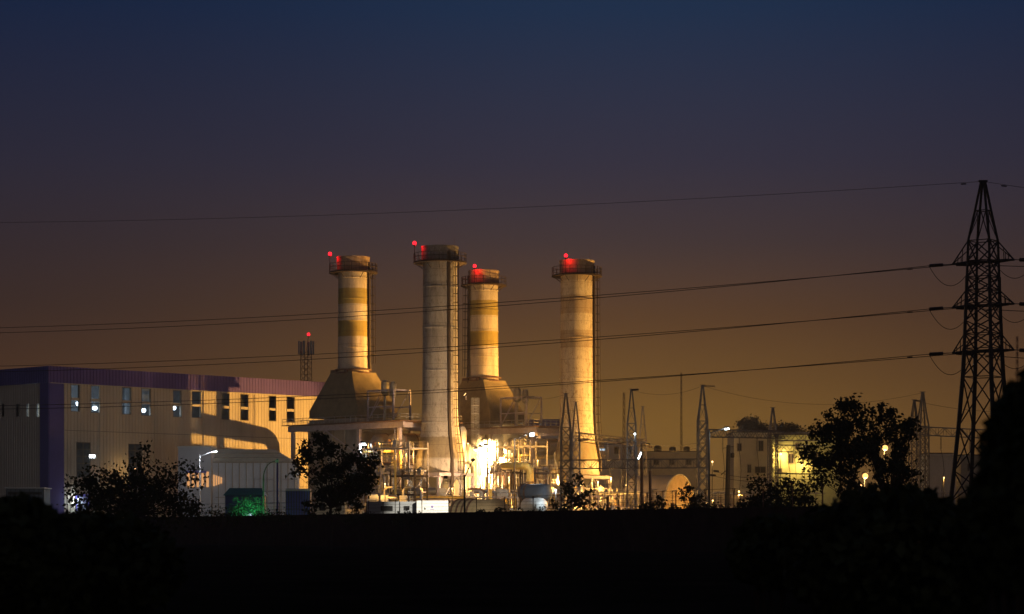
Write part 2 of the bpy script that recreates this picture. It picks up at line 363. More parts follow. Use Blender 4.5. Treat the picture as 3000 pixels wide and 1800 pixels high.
# interior floors seen through the glass
fl = MB()
for z in (9.5, 19.2): fl.box(hp(HL / 2, 22, z), (HL - 1, 38, .3), (hu, hn))
for t in range(6, 74, 8): fl.box(hp(t, 6, 15), (.5, .5, 30), (hu, hn))
fl.build('interior_frame', m_inner, hall)
def hall_lamp(px, py, dpt, wdt, label, pw=380):
    k = (px - 1500) / F; t = (HC.y * k - HC.x + dpt * (hn.x - k * hn.y)) / (hu.x - hu.y * k)
    p = hp(t, dpt, 0); p.z = ZP(py, p.y)
    r_ = thing('bay_lamp', p, label, 'lamp', 'bay lamps inside the hall')
    MB().lathe(p, [(.05, .5), (.3, .35), (wdt, 0), (wdt, -.08)], 16).build('shade', m_grey, r_)
    MB().lathe(p, [(wdt * .55, -.09), (wdt * 1.0, -.16), (wdt * 1.02, -.5), (wdt * .7, -.72), (.05, -.78)], 16).build('bulb', e_white, r_)
    light(r_, 'POINT', p - UP * 1.2 - hn * .6, COOL, pw, rad=.5)
hall_lamp(227, 1177, 1.3, .28, 'small round white lamp behind the leftmost tall window of the hall')
hall_lamp(278, 1190, 1.6, .45, 'wide white lamp shining in the second tall window from the hall corner')
hall_lamp(421, 1197, 1.6, .40, 'white lamp in the hall window, fourth from the blue corner')
hall_lamp(510, 1190, 1.6, .36, 'white lamp in the hall window, fifth from the blue corner')

# ================================================================== stacks
def rail_ring(c, r, z, n=24, h=1.15, gap=None):
    m = MB(); pts = [c + Vector((math.cos(2 * math.pi * i / n) * r, math.sin(2 * math.pi * i / n) * r, z)) for i in range(n)]
    for i in range(n):
        m.bar(pts[i], pts[i] + UP * h, .065, 4)
        for q in (h, h * .55): m.bar(pts[i] + UP * q, pts[(i + 1) % n] + UP * q, .055, 4)
    return m
def ladder(m, mc, c, ang, rf, z0, z1, wd=.6, cage=True):
    """rf(z) = shaft radius, so that the ladder runs down over the flare"""
    d = Vector((math.cos(ang), math.sin(ang), 0)); t = Vector((-d.y, d.x, 0)); B = lambda z: c + d * (rf(z) + .4) + UP * z
    zs = [z0 + (z1 - z0) * i / 16 for i in range(17)]
    for a, b in zip(zs, zs[1:]):
        for s_ in (-1, 1): m.bar(B(a) + t * wd / 2 * s_, B(b) + t * wd / 2 * s_, .06, 4)
    z = z0 + .4
    while z < z1: m.bar(B(z) - t * wd / 2, B(z) + t * wd / 2, .035, 4); z += .8
    z = z0 + 3
    while z < z1 and cage:
        pts = [B(z) + t * math.cos(q) * .5 + d * (math.sin(q) * .9) for q in [math.pi * i / 6 for i in range(7)]]
        for p, q in zip(pts, pts[1:]): mc.bar(p, q, .07, 4)
        z += 1.6
    for a, b in zip(zs[1:], zs[2:]):
        for q in (.5, 1.57, 2.6): o = t * math.cos(q) * .5 + d * math.sin(q) * .9; mc.bar(B(a) + o, B(b) + o, .06, 4)
    z = z0 + 2
    while z < z1:
        for s_ in (-1, 1): m.bar(B(z) + t * wd / 2 * s_, B(z) + t * wd / 2 * s_ - d * .45, .04, 4)
        z += 4
def stack(c, prof, top, rt, m_body, label, lad_ang, tray_ang, z0l, beacon, support=None, plat_r=None):
    """round steel stack; beacon = label of its red lamp, a thing of its own clipped to the balcony rail"""
    s = thing('chimney', c, label, 'chimney', 'four tall plant chimneys')
    def rf(z):
        if z <= prof[0][1]: return prof[0][0]
        for (r0, h0), (r1, h1) in zip(prof, prof[1:]):
            if h0 <= z <= h1: return r0 + (r1 - r0) * (z - h0) / max(h1 - h0, 1e-6)
        return prof[-1][0]
    sh = MB(); sh.lathe(c, prof + [(prof[-1][0] - .25, prof[-1][1]), (prof[-1][0] - .3, prof[-1][1] - 3)], 64); sh.build('shaft', m_body, s)
    for z in [prof[0][1] + (top - prof[0][1]) * q for q in (.22, .45, .64, .82)]:
        rr = [p for p in prof if p[1] >= z][0][0]; 
        for (r0, h0), (r1, h1) in zip(prof, prof[1:]):
            if h0 <= z <= h1 and h1 > h0: rr = r0 + (r1 - r0) * (z - h0) / (h1 - h0)
        fl = MB(); fl.lathe(c, [(rr + .005, z - .12), (rr + .09, z - .1), (rr + .09, z + .1), (rr + .005, z + .12)], 64, caps=False)
        fl.build('flange', m_body, s)
    cp = MB(); cp.lathe(c, [(rt + .02, top - 2.6), (rt + .28, top - 2.45), (rt + .28, top - .25), (rt + .36, top - .2), (rt + .36, top + .05), (rt - .1, top + .08)], 64, caps=False); cp.build('cap_ring', m_body, s)
    pr = plat_r or rt + 1.75; zp = top - 2.75
    pl = MB(); pl.lathe(c, [(rt + .01, zp), (pr, zp), (pr + .05, zp - .28), (pr - .12, zp - .3), (rt + .01, zp - .14)], 48, caps=False)
    for i in range(12):
        a = 2 * math.pi * i / 12; d = Vector((math.cos(a), math.sin(a), 0)); pl.bar(c + d * (rt + .02) + UP * (zp - 1.3), c + d * (pr - .1) + UP * (zp - .2), .06, 4)
    b_ = pl.build('balcony', m_tray, s)
    rail_ring(c, pr - .05, zp, 20, 1.5).build('railing', m_tray, b_)
    l1, l2 = MB(), MB(); ladder(l1, l2, c, lad_ang, rf, z0l, top - 1, cage=True); lo = l1.build('ladder', m_steel, s); l2.build('safety_cage', m_tray, lo)
    d = Vector((math.cos(tray_ang), math.sin(tray_ang), 0)); t2 = Vector((-d.y, d.x, 0)); tr = MB(); zs = [z0l + (top - 1 - z0l) * i / 20 for i in range(21)]
    for a, b in zip(zs, zs[1:]):
        vs = [c + d * (rf(z) + .12 + e) + t2 * w_ + UP * z for z in (a, b) for e, w_ in ((0, -.26), (.32, -.26), (.32, .26), (0, .26))]
        tr.add(vs, [(i, (i + 1) % 4, 4 + (i + 1) % 4, 4 + i) for i in range(4)])
    tr.build('cable_tray', m_tray, s)
    lr = MB(); d2 = Vector((math.cos(.6), math.sin(.6), 0)); lr.bar(c + d2 * (rt) + UP * (top - 1), c + d2 * rt + UP * (top + 2.3), .03, 4); lr.build('lightning_rod', m_rust, s)
    # red beacon on the rail
    a = beacon[1]; p = c + Vector((math.cos(a) * (pr - .1), math.sin(a) * (pr - .1), zp + 2.75))
    if beacon[2]: p = Vector(beacon[2])
    bt = thing('warning_beacon', p, beacon[0], 'beacon', 'red lamps on the stacks')
    MB().lathe(p, [(.06, -2.7), (.06, 0), (.22, .02), (.22, .25), (.15, .27)], 12).build('lamp_base', m_black, bt)
    MB().lathe(p, [(.18, .28), (.32, .36), (.34, .65), (.25, .88), (.04, .96)], 16).build('lamp_globe', e_red, bt)
    light(bt, 'POINT', p + UP * .3 + (Vector((c.x, c.y, p.z)) - p).normalized() * .55, RED, 300, rad=.3)
    return s
Y1, Y2, Y3, Y4 = 457., 440., 481., 463.
c1 = G(1035, Y1); c2 = G(1289, Y2); c3 = G(1417, Y3); c4 = G(1690, Y4)
TOP = 53.3
pA = [(3.0, 31.4), (3.0, 32.2), (2.92, 33), (2.8, TOP)]
stack(c1, pA, TOP, 2.8, m_chim1, 'chimney with two ochre bands rising from a dark pyramid hood, leftmost of four', R(8), R(-15), 32, ('red beacon on the leftmost chimney, the one above the dark pyramid hood', R(193), None))
stack(c3, pA, TOP, 2.75, m_chim1, 'shortest looking banded chimney, set behind the big grey one', R(186), R(200), 31, ('red beacon over the shortest banded chimney, lowest of the four stack lamps', R(247), None))
pB = [(4.35, 12.3), (4.35, 15.0), (3.65, 18.7), (3.35, 21), (3.25, 24), (3.2, 30), (3.08, TOP)]
def bypass_base(s, c, top=12.2):
    h = 4.2
    for a, b in ((-1, -1), (1, -1), (1, 1), (-1, 1)): fr = MB(); fr.box(c + nv * a * h + uv * b * h + UP * (top / 2 - .4), (.55, .55, top - .8), (nv, uv)); fr.build('support_column', m_beam, s)
    for z in (top - .35, top * .52):
        bm = MB()
        for a in (-1, 1):
            bm.box(c + nv * a * h + UP * z, (.5, 2 * h + .4, .62), (nv, uv)); bm.box(c + uv * a * h + UP * z, (2 * h - .6, .47, .58), (nv, uv))
        bm.build('support_beam', m_beam, s)
    br = MB()
    for sgn in (-1, 1):
        for a, b in ((nv, uv), (uv, nv)):
            P = c + a * sgn * h
            br.bar(P - b * h + UP * (top * .5), P + UP * (top - .6), .14); br.bar(P + b * h + UP * (top * .5), P + UP * (top - .6), .14)
            br.bar(P - b * h + UP * (top * .5), P + UP * .6, .14); br.bar(P + b * h + UP * (top * .5), P + UP * .6, .14)
    br.build('support_brace', m_steel, s)
s2 = stack(c2, pB, TOP, 3.08, m_chim2, 'tallest grey weathered chimney with flared base and caged ladder in front', R(-38), R(-60), 8, ('red beacon left of the tallest grey chimney top, highest of the four', R(194), None))
bypass_base(s2, c2)
s4 = stack(c4, pB, TOP, 3.05, m_chim4, 'chimney with peeling paint glowing orange down its right side, rightmost of four', R(2), R(-16), 13, ('red beacon on the rightmost chimney with peeling paint', R(242), None))
bypass_base(s4, c4)

# ================================================================== boilers
def boiler(O, label):
    s = thing('heat_recovery_boiler', O, label, 'boiler', 'two boilers under the banded chimneys')
    P = lambda a, b, z: O + nv * a + uv * b + UP * z; AX = (nv, uv)
    m = MB(); m.box(P(0, 0, 11.4), (13.8, 10, 22.4), AX)
    for a in (-6.8, -3.4, 0, 3.4, 6.8):
        for sg in (-1, 1): m.box(P(a, sg * 5.14, 11.2), (.35, .28, 21.8), AX)
    for z in (4, 8.5, 13, 17.5):
        for sg in (-1, 1): m.box(P(0, sg * 5.1, z), (13.6, .18, .35), AX)
        m.box(P(6.98, 0, z), (.16, 9.8, .35), AX)
    m.build('casing', m_case, s)
    h = MB(); lv = [(6.9, 5, 22.9), (6.9, 5, 24.4), (3.15, 3.1, 31.2), (3.1, 3.05, 31.5)]
    vs = [P(sa * a, sb * b, z) for a, b, z in lv for sa, sb in ((-1, -1), (1, -1), (1, 1), (-1, 1))]
    h.add(vs, [(4 * k + i, 4 * k + (i + 1) % 4, 4 * k + 4 + (i + 1) % 4, 4 * k + 4 + i) for k in range(3) for i in range(4)] + [(12, 13, 14, 15)])
    h.build('hood', m_hood, s)
    ns = MB()
    for z in (31.3, 31.9): ns.lathe(O, [(3.02, z), (3.5, z + .02), (3.5, z + .22), (3.02, z + .24)], 40, caps=False)
    ns.box(P(-2.2, -2.9, 31.75), (1.6, .4, .5), AX); ns.box(P(1.4, -3, 31.75), (.7, .4, .5), AX)
    ns.build('neck_ring', m_rust, s)
    for a, b in ((-10, -6.4), (9, -6.4), (-10, 6.4), (9, 6.4), (20, -6.4), (20, 6.4)):
        q = MB(); q.box(P(a, b, 10.2), (.62, .62, 20.4), AX); q.build('column', m_beam, s)
    bm = MB()
    for b in (-6.4, 6.4): bm.box(P(5, b, 20.95), (32.5, .5, 1.05), AX)
    for a in (-10, 9, 20): bm.box(P(a, 0, 20.95), (.5, 12.2, .9), AX)
    bm.build('platform_beam', m_beam, s)
    dk = MB()
    for b in (-6.5, 6.5): dk.box(P(5, b, 21.62), (33.5, 2.6, .14), AX)
    dk.box(P(-9.2, 0, 21.62), (4.4, 10.2, .14), AX); dk.box(P(14.4, 0, 21.62), (14.6, 10.2, .14), AX)
    dk.build('platform_deck', m_rust, s)
    hr = MB()
    def rail(p, q, h=1.15, st=1.5):
        n = max(1, int((q - p).length / st))
        for i in range(n + 1): hr.bar(p.lerp(q, i / n), p.lerp(q, i / n) + UP * h, .06)
        for z in (h, h * .55): hr.bar(p + UP * z, q + UP * z, .055)
    for b in (-7.7, 7.7): rail(P(-11.6, b, 21.7), P(21.6, b, 21.7))
    for a in (-11.6, 21.6): rail(P(a, -7.7, 21.7), P(a, 7.7, 21.7))
    for z in (14.2, 8.2):
        rail(P(7.5, -7.2, z), P(21, -7.2, z)); rail(P(21, -7.2, z), P(21, 6, z))
    hr.build('handrail', m_steel, s)
    md = MB()
    for z in (14.1, 8.1):
        md.box(P(14.2, -5.9, z), (13.8, 2.6, .14), AX); md.box(P(20.4, 1, z), (1.6, 11, .14), AX)
        md.box(P(14.2, -6.4, z - .3), (11, .3, .4), AX)
    md.build('gallery', m_rust, s)
    br = MB()
    for a0, a1 in ((-10, -.5), (9, -.5)): br.bar(P(a0, -6.4, 15.5), P(a1, -6.4, 20.4), .12)
    br.bar(P(9, -6.4, 9), P(20, -6.4, 14), .1); br.bar(P(20, -6.4, 9), P(9, -6.4, 14), .1)
    br.build('brace', m_beam, s)
    for a, z, r in ((13.2, 17.6, 1.95), (17.6, 17.9, 1.6)):
        d = MB(); d.lathe(P(a, -5.6, z), [(.05, -.9), (r * .5, -.78), (r * .85, -.42), (r, 0), (r, 11), (r * .8, 11.5), (.05, 12)], 32, axis=uv); ob = d.build('steam_drum', m_drum, s)
        e = MB(); e.lathe(P(a, -6.6, z), [(.42, -.1), (.42, .3)], 20, axis=uv)
        for q in (1.5, 4.5, 7.5): e.lathe(P(a, -5.6 + q, z), [(r + .005, 0), (r + .07, .01), (r + .07, .2), (r + .005, .21)], 32, axis=uv, caps=False)
        e.build('manway', m_rust, ob)
    rnd = random.Random(5)
    for i in range(9):
        a = 8.2 + i * 1.42; b = -4.6 - rnd.random() * 1.1; r = rnd.choice((.12, .16, .22, .3)); z1 = rnd.choice((16, 17.4, 20.2)); z0 = rnd.choice((.3, 4, 8.4))
        q = MB(); pts = [P(a, b, z0), P(a, b, z1 - .6), P(a, b + .2, z1 - .2), P(a, b + .7, z1), P(a, b + 2.5, z1)]; q.tube(pts, r, 10); q.build('riser_pipe', m_pipe, s)
    for i in range(8):
        z = 5.2 + i * 1.55 + rnd.random() * .5; r = rnd.choice((.1, .14, .2)); q = MB()
        q.tube([P(7.3, -5.3, z), P(19.2, -5.3, z), P(19.7, -5.1, z - .1), P(19.9, -4.9, z - .6), P(19.9, -4.9, z - 2.2)], r, 8); q.build('feed_pipe', rnd.choice((m_pipe, m_drum, m_yel)), s)
    vb = MB()
    for i in range(10):
        z = rnd.choice((8.6, 14.6, 5.0)) + rnd.random() * .8; a = 8.5 + rnd.random() * 11; vb.box(P(a, -5.9, z), (.5 + rnd.random() * .8, .6, .5 + rnd.random() * .9), AX)
        vb.lathe(P(a + .7, -6.3, z + .3), [(.28, 0), (.28, .12)], 14, axis=uv)
    vb.build('valve_bank', m_drum, s)
    # open frame with vent silencers on the platform
    vf = MB()
    A0, A1, B0, B1, Z1 = 10.5, 17.5, -5.6, -1.5, 27.4
    for a in (A0, A1):
        for b in (B0, B1): vf.box(P(a, b, (21.7 + Z1) / 2), (.28, .28, Z1 - 21.7), AX)
        vf.box(P(a, (B0 + B1) / 2, Z1), (.28, B1 - B0, .28), AX); vf.bar(P(a, B0, 22), P(a, B1, Z1), .08)
    for b in (B0, B1): vf.box(P((A0 + A1) / 2, b, Z1), (A1 - A0, .28, .28), AX); vf.box(P((A0 + A1) / 2, b, 24.4), (A1 - A0, .2, .2), AX)
    vf.bar(P(A0, B0, 22), P(A0 + 3.5, B0, 27), .07); vf.build('vent_frame', m_beam, s)
    for a, z, r in ((13.0, 27.0, .75), (15.2, 26.6, .62)):
        q = MB(); q.lathe(P(a, -3.6, z), [(.2, -5), (.2, -.4), (r * .6, -.3), (r, 0), (r, 2.0), (r * .75, 2.25), (r * .75, 2.4)], 24); q.build('vent_silencer', m_pipe, s)
    return s
hA = boiler(c1, 'nearer boiler with dark pyramid hood and lilac platform, left of the grey chimney')
hB = copy_tree(hA); hB.location = c3
hB['label'] = 'farther boiler behind the white-hot glare, right of the tall grey chimney'

# ---- the ducts that lie behind the nearer boiler and throw their shadow on the hall
def duct(pts, r, label, m=m_drum):
    s = thing('exhaust_duct', (pts[0][0], pts[0][1], 0), label, 'duct')
    P = [Vector(p) for p in pts]; q = []
    for i, p in enumerate(P):
        if 0 < i < len(P) - 1:
            a, b = (P[i - 1] - p).normalized(), (P[i + 1] - p).normalized(); k = 2.2 * r
            for j in range(9):
                t = j / 8; q.append((p + a * k) * (1 - t) ** 2 + p * 2 * t * (1 - t) + (p + b * k) * t * t)
        else: q.append(p)
    MB().tube(q, r, 24).build('duct_shell', m, s)
    fl = MB()
    for p, d in ((P[0], P[1] - P[0]), (P[-1], P[-2] - P[-1])): fl.lathe(p, [(r + .01, .1), (r + .2, .1), (r + .2, .3), (r + .01, .3)], 24, axis=d, caps=False)
    fl.build('duct_flange', m_rust, s); return s
duct([(-36.0, 459, 18.0), (-35.2, 478, 18.0), (-35.2, 478, 1)], 1.0, 'fat silver duct bending down behind the nearer boiler')
duct([(-34.0, 462, 15.4), (-33.4, 474.5, 15.4), (-33.4, 474.5, 1)], .55, 'thin silver duct low behind the nearer boiler')

# ================================================================== lamps
def flood(p, target, col, power, cone, label, e=e_white, post=None, size=.7, blend=.5, group='floodlights on the plant', rad=.25):
    p = Vector(p); d = (Vector(target) - p).normalized(); s = thing('floodlight', p, label, 'floodlight', group)
    sd = d.cross(UP).normalized(); u2 = sd.cross(d)
    def ob(c, wx, wy, wz, m):
        c = Vector(c); vs = [c + sd * wx / 2 * a + u2 * wy / 2 * b + d * wz / 2 * q for q in (-1, 1) for b in (-1, 1) for a in (-1, 1)]
        m.add(vs, [(0, 2, 3, 1), (4, 5, 7, 6), (0, 1, 5, 4), (2, 6, 7, 3), (0, 4, 6, 2), (1, 3, 7, 5)]); return m
    ob(p - d * .18, size * 1.5, size, .3, MB()).build('lamp_housing', m_black, s)
    ob(p + d * .02, size * 1.3, size * .8, .06, MB()).build('lamp_lens', e, s)
    y = MB(); y.bar(p - d * .2 + sd * size * .8, p - d * .2 + sd * size * .8 - UP * .8, .05); y.bar(p - d * .2 - sd * size * .8, p - d * .2 - sd * size * .8 - UP * .8, .05); y.bar(p - d * .2 + sd * size * .8 - UP * .8, p - d * .2 - sd * size * .8 - UP * .8, .05)
    if post: y.bar(p - d * .2 - UP * .8, Vector((p.x - d.x * .2, p.y - d.y * .2, post)), .1, 6)
    y.build('lamp_bracket', m_steel, s)
    light(s, 'SPOT', p + d * .15, col, power, target, cone, blend, rad)
    return s
def lamp_post(base, h, arm, label, e, col, power, curved=False, hs=(1.0, .35), spot=True, bare=False, m=m_pole, rad=.2):
    """street lamp; arm = vector from post top to lamp head"""
    s = thing('street_lamp', base, label, 'street lamp', 'street lamps around the plant'); arm = Vector(arm); t = base + UP * h
    q = MB(); 
    if curved:
        q.tube([base, base + UP * h * .8] + [base + UP * h * .8 + Vector((arm.x * (1 - math.cos(a)), arm.y * (1 - math.cos(a)), (h * .2 + arm.z) * math.sin(a))) for a in [math.pi / 2 * i / 8 for i in range(1, 9)]], [.13] + [.1] + [.07] * 8, 8)
        hd = base + UP * (h + arm.z) + Vector((arm.x, arm.y, 0))
    else:
        q.tube([base, t], [.14, .09], 8); hd = t + arm
    q.build('post', m, s)
    if not curved: MB().bar(t - UP * .3, hd, .06, 6).build('arm', m, s)
    d = arm.normalized() if arm.length > .1 else Vector((1, 0, 0)); d = Vector((d.x, d.y, d.z * .5)).normalized(); sd = d.cross(UP).normalized(); u2 = sd.cross(d)
    hm = MB(); vs = [hd + d * hs[0] * a + sd * .22 * b + u2 * (.12 * c_ + .1) for c_ in (-1, 1) for b in (-1, 1) for a in (0, 1)]
    hm.add(vs, [(0, 2, 3, 1), (4, 5, 7, 6), (0, 1, 5, 4), (2, 6, 7, 3), (0, 4, 6, 2), (1, 3, 7, 5)]); hm.build('lamp_head', m_grey, s)
    ln = MB(); vs = [hd + d * hs[0] * a + sd * .19 * b + u2 * (-.05 - hs[1] * (1 - c_)) for c_ in (0, 1) for b in (-1, 1) for a in (.08, .92)]
    ln.add(vs, [(0, 2, 3, 1), (4, 5, 7, 6), (0, 1, 5, 4), (2, 6, 7, 3), (0, 4, 6, 2), (1, 3, 7, 5)]); ln.build('lamp_lens', e, s)
    p = hd + d * hs[0] * .5 - UP * (hs[1] + .25)
    light(s, 'POINT', p, col, power, rad=rad)
    return s
# flood that washes the hall
flood((-14, 462, 14), (-52, 484, 20), WARM, 120000, 62, 'sodium floodlight behind the grey chimney, aimed at the hall wall', e_sod, post=0, rad=.2)
# floods aimed at the stacks
flood((-8.8, 455, 27.3), c1 + UP * 45, WARM, 56000, 86, 'floodlight on a mast right of the grey chimney, aimed left at the banded one', e_sod, post=0, blend=1)
flood((9, 443.5, 10), c2 + UP * 30, WARM, 270000, 70, 'sodium floodlight low to the right of the grey chimney', e_sod, post=0)
flood((14.6, 474, 25), c3 + UP * 46, WARM, 55000, 92, 'sodium floodlight beside the rightmost chimney base, aimed at the shortest chimney', e_sod, post=0, blend=1)
flood((43, 452, 7), c4 + UP * 32, WARM, 250000, 66, 'sodium floodlight right of the rightmost chimney', e_sod, post=0)
flood((-3, 421, 5), c2 + UP * 22, (1, .62, .30), 50000, 75, 'small floodlight before the yellow elbow, aimed up at the grey chimney', e_sod, post=0, size=.45)
# the over-bright lamp cluster in front of the farther boiler
hot = c3 + nv * 8.3 - uv * 8.9 + UP * 17.5
hl = thing('work_lamp_cluster', hot, 'blinding sodium lamp cluster in front of the farther boiler', 'work lamp')
for i in range(3):
    q = MB(); p = hot + nv * (i - 1) * 1.3 + UP * (.3 * i); q.lathe(p, [(.1, .6), (.35, .4), (.6, .05)], 16, caps=False); b_ = q.build('lamp_shade', m_drum, hl)
    MB().lathe(p, [(.05, -.4), (.4, -.25), (.5, .05), (.3, .35)], 14).build('lamp_bulb', e_hot, b_)
MB().bar(hot - nv * 2, hot + nv * 2 + UP * .9, .08, 6).bar(hot + UP * .4, Vector((hot.x, hot.y, 0)), .12, 8).build('lamp_rail', m_steel, hl)
light(hl, 'SPOT', hot - UP * .8 - uv * .2, (1, .66, .25), 85000, hot + uv * 4 - UP * 3, 150, .3, .5)
light(hl, 'SPOT', hot - UP * 5.5 + nv * .5, (1, .62, .22), 24000, hot + uv * 4 - UP * 7, 150, .3, .5)
lamp_post(G(1361, 283), ZP(1392, 283), Vector((.9, -.3, 1.6)), 'thin black bent lamp post right of the white container', m_black, COOL, .01, hs=(.35, .05), m=m_black)
flood(W(1305, 1400, 287), W(1278, 1490, 300), (1, .9, .72), 14000, 46, 'small added floodlight brightening the white container', e_white, size=.3, post=0)  # lamp added to make the container bright
# small white floods
flood(W(1066, 1302, 446), W(980, 1500, 436), COOL, 2600, 150, 'cool white floodlight on the near column of the nearer boiler', size=.6)
flood(W(270, 1337, 440), W(330, 1500, 420), COOL, 2200, 150, 'cool white floodlight in front of the hall doorway', size=.75, post=0)
lamp_post(G(1507, 405), ZP(1283, 405), Vector((2.5, -.2, .75)), 'post with bent arm and dazzling white lamp near the farther boiler', e_white, COOL, 3000, hs=(.85, .5))
lamp_post(G(585, 390), ZP(1332, 390), Vector((2.1, -.2, .5)), 'pale street lamp with a flat white head before the hall', e_white, COOL, 4600, hs=(.75, .12), m=m_steel)
lamp_post(G(772, 330), ZP(1352, 330), Vector((1.6, 0, 0)), 'dark unlit looking lamp post with a curved swan-neck arm', m_grey, COOL, 0.01, curved=True, hs=(.5, .1))
lamp_post(G(2078, 330), ZP(1263, 330), Vector((2.0, -.2, .35)), 'black lamp post with slanted white tube lamp in the switchyard', e_white, COOL, 1200, hs=(.75, .16), m=m_black)

# ================================================================== boundary wall
def wall_pt(px):
    Y = 308 + (px - 650) * (215 - 308) / 1250.; return G(px, Y)
wl = thing('boundary_wall', wall_pt(1500), 'long dark concrete boundary wall topped with Y-shaped barbed wire posts', 'wall')
a, b = wall_pt(300), wall_pt(2560); dw = (b - a).normalized(); nw = Vector((dw.y, -dw.x, 0)); WH = 3.32
m_ = MB(); m_.box((a + b) / 2 + UP * WH / 2, ((b - a).length, .3, WH), (dw, nw)); m_.box((a + b) / 2 + UP * (WH + .05), ((b - a).length, .42, .1), (dw, nw))
m_.build('wall_panel', m_conc, wl)
tips = []
for i, px in enumerate([462, 545, 620, 700, 750, 818, 890, 985, 1080, 1158, 1236, 1315, 1396, 1479, 1562, 1645, 1728, 1812, 1896, 1980, 2066, 2150, 2236, 2322, 2410]):
    p = wall_pt(px) + UP * (WH + .1); q = MB(); q.bar(p - UP * .1, p + UP * 1.25, .055, 4); ts = []
    for sg in (-1, 1):
        e = p + UP * 1.7 + (dw * .42 + nw * .15) * sg; q.bar(p + UP * 1.22, e, .045, 4); ts.append(e)
    q.build('wire_post', m_rust, wl); tips.append((p, ts))
q = MB()
for (p, t), (p2, t2) in zip(tips, tips[1:]):
    for z in (.45, .85, 1.2): q.bar(p + UP * z, p2 + UP * z, .012, 3)
    for k in (0, 1): q.bar(t[k], t2[k], .012, 3)
q.build('barbed_wire', m_wire, wl)

# ================================================================== pylon and power lines
PY = 220.; pc = G(2880, PY); th = R(11)
pyl = thing('power_pylon', pc, 'tall dark lattice pylon with three crossarms at the right edge', 'pylon')
def pcor(k, r, z): a_ = th + k * math.pi / 2; return pc + Vector((math.cos(a_) * r, math.sin(a_) * r, z))
sp = PY / F
prof = [(ZP(1470, PY), 100 * sp), (ZP(1380, PY), 90 * sp), (ZP(1250, PY), 76 * sp), (ZP(1105, PY), 63 * sp), (ZP(1022, PY), 58 * sp), (ZP(978, PY), 57 * sp), (ZP(940, PY), 55 * sp), (ZP(890, PY), 53 * sp), (ZP(850, PY), 51 * sp), (ZP(812, PY), 50 * sp), (ZP(765, PY), 48 * sp), (ZP(706, PY), 46 * sp), (ZP(618, PY), 25 * sp), (ZP(532, PY), 6 * sp)]
prof = [(0.0, 116 * sp)] + prof
lw = [.24] * 5 + [.19] * 5 + [.14] * 7
for k in range(4):
    q = MB()
    for i, ((z0, r0), (z1, r1)) in enumerate(zip(prof, prof[1:])): q.bar(pcor(k, r0, z0), pcor(k, r1, z1), lw[i])
    q.build('leg', m_pylon, pyl)
q = MB()
for i, ((z0, r0), (z1, r1)) in enumerate(zip(prof, prof[1:])):
    for k in range(4):
        if i < 12: q.bar(pcor(k, r0, z0), pcor(k + 1, r1, z1), .07); q.bar(pcor(k + 1, r0, z0), pcor(k, r1, z1), .07)
        elif i == 12: q.bar(pcor(k, r0, z0), pcor(k, r1, z1).lerp(pcor(k + 1, r1, z1), .5), .05); q.bar(pcor(k + 1, r0, z0), pcor(k, r1, z1).lerp(pcor(k + 1, r1, z1), .5), .05)
        if i in (4, 5, 6, 8, 9, 10, 11, 12, 13): q.bar(pcor(k, r0, z0), pcor(k + 1, r0, z0), .055)
q.build('bracing', m_pylon, pyl)
q = MB(); q.bar(pc + UP * (prof[-1][0] + .02) - Vector((.4, 0, 0)), pc + UP * (prof[-1][0] + .02) + Vector((.4, 0, 0)), .13); q.build('peak_bar', m_pylon, pyl)
ad = Vector((.80, -.60, 0)).normalized()          # crossarms: right end nearer
def insul(m, p, q_, n=14, r=.16):
    p, q_ = Vector(p), Vector(q_); m.bar(p, q_, .035, 6); d = (q_ - p).normalized(); Ln = (q_ - p).length
    for i in range(n): m.lathe(p + d * Ln * (.06 + .86 * i / (n - 1)), [(.04, -.03), (r, 0), (r * .9, .035), (.04, .05)], 12, axis=d)
arms = [(768, 706, 48, 46), (896, 850, 53, 51), (1030, 978, 58, 57)]
tipsP = []
for yb, yt, rb, rt_ in arms:
    zb, zt = ZP(yb, PY), ZP(yt, PY); q = MB(); ends = []
    for sg, ln in ((-1, 3.05), (1, 3.05)):
        tip = pc + ad * sg * ln + UP * zb; ends.append(tip)
        cs = sorted([pcor(k, rb * sp, zb) for k in range(4)], key=lambda c: -(c - pc).dot(ad) * sg)[:3]
        ct = sorted([pcor(k, rt_ * sp, zt) for k in range(4)], key=lambda c: -(c - pc).dot(ad) * sg)[:2]
        for c_ in cs: q.bar(c_, tip, .085)
        for c_ in ct: q.bar(c_, tip, .06)
        for f_ in (.35, .65):
            a_ = [c_.lerp(tip, f_) for c_ in cs[:2]]; b2 = [c_.lerp(tip, f_) for c_ in ct[:2]]
            q.bar(a_[0], a_[1], .045); q.bar(a_[0], b2[0], .045); q.bar(a_[1], b2[-1], .045)
            q.bar(cs[0].lerp(tip, f_ - .3), a_[1], .045)
    # heavy bottom frame
    q.bar(ends[0], ends[1], .13); perp = Vector((-ad.y, ad.x, 0))
    for sg in (-1, 1): q.bar(ends[0].lerp(ends[1], .12) + perp * sg * .5, ends[0].lerp(ends[1], .88) + perp * sg * .5, .08)
    q.build('crossarm', m_pylon, pyl); tipsP.append(ends)
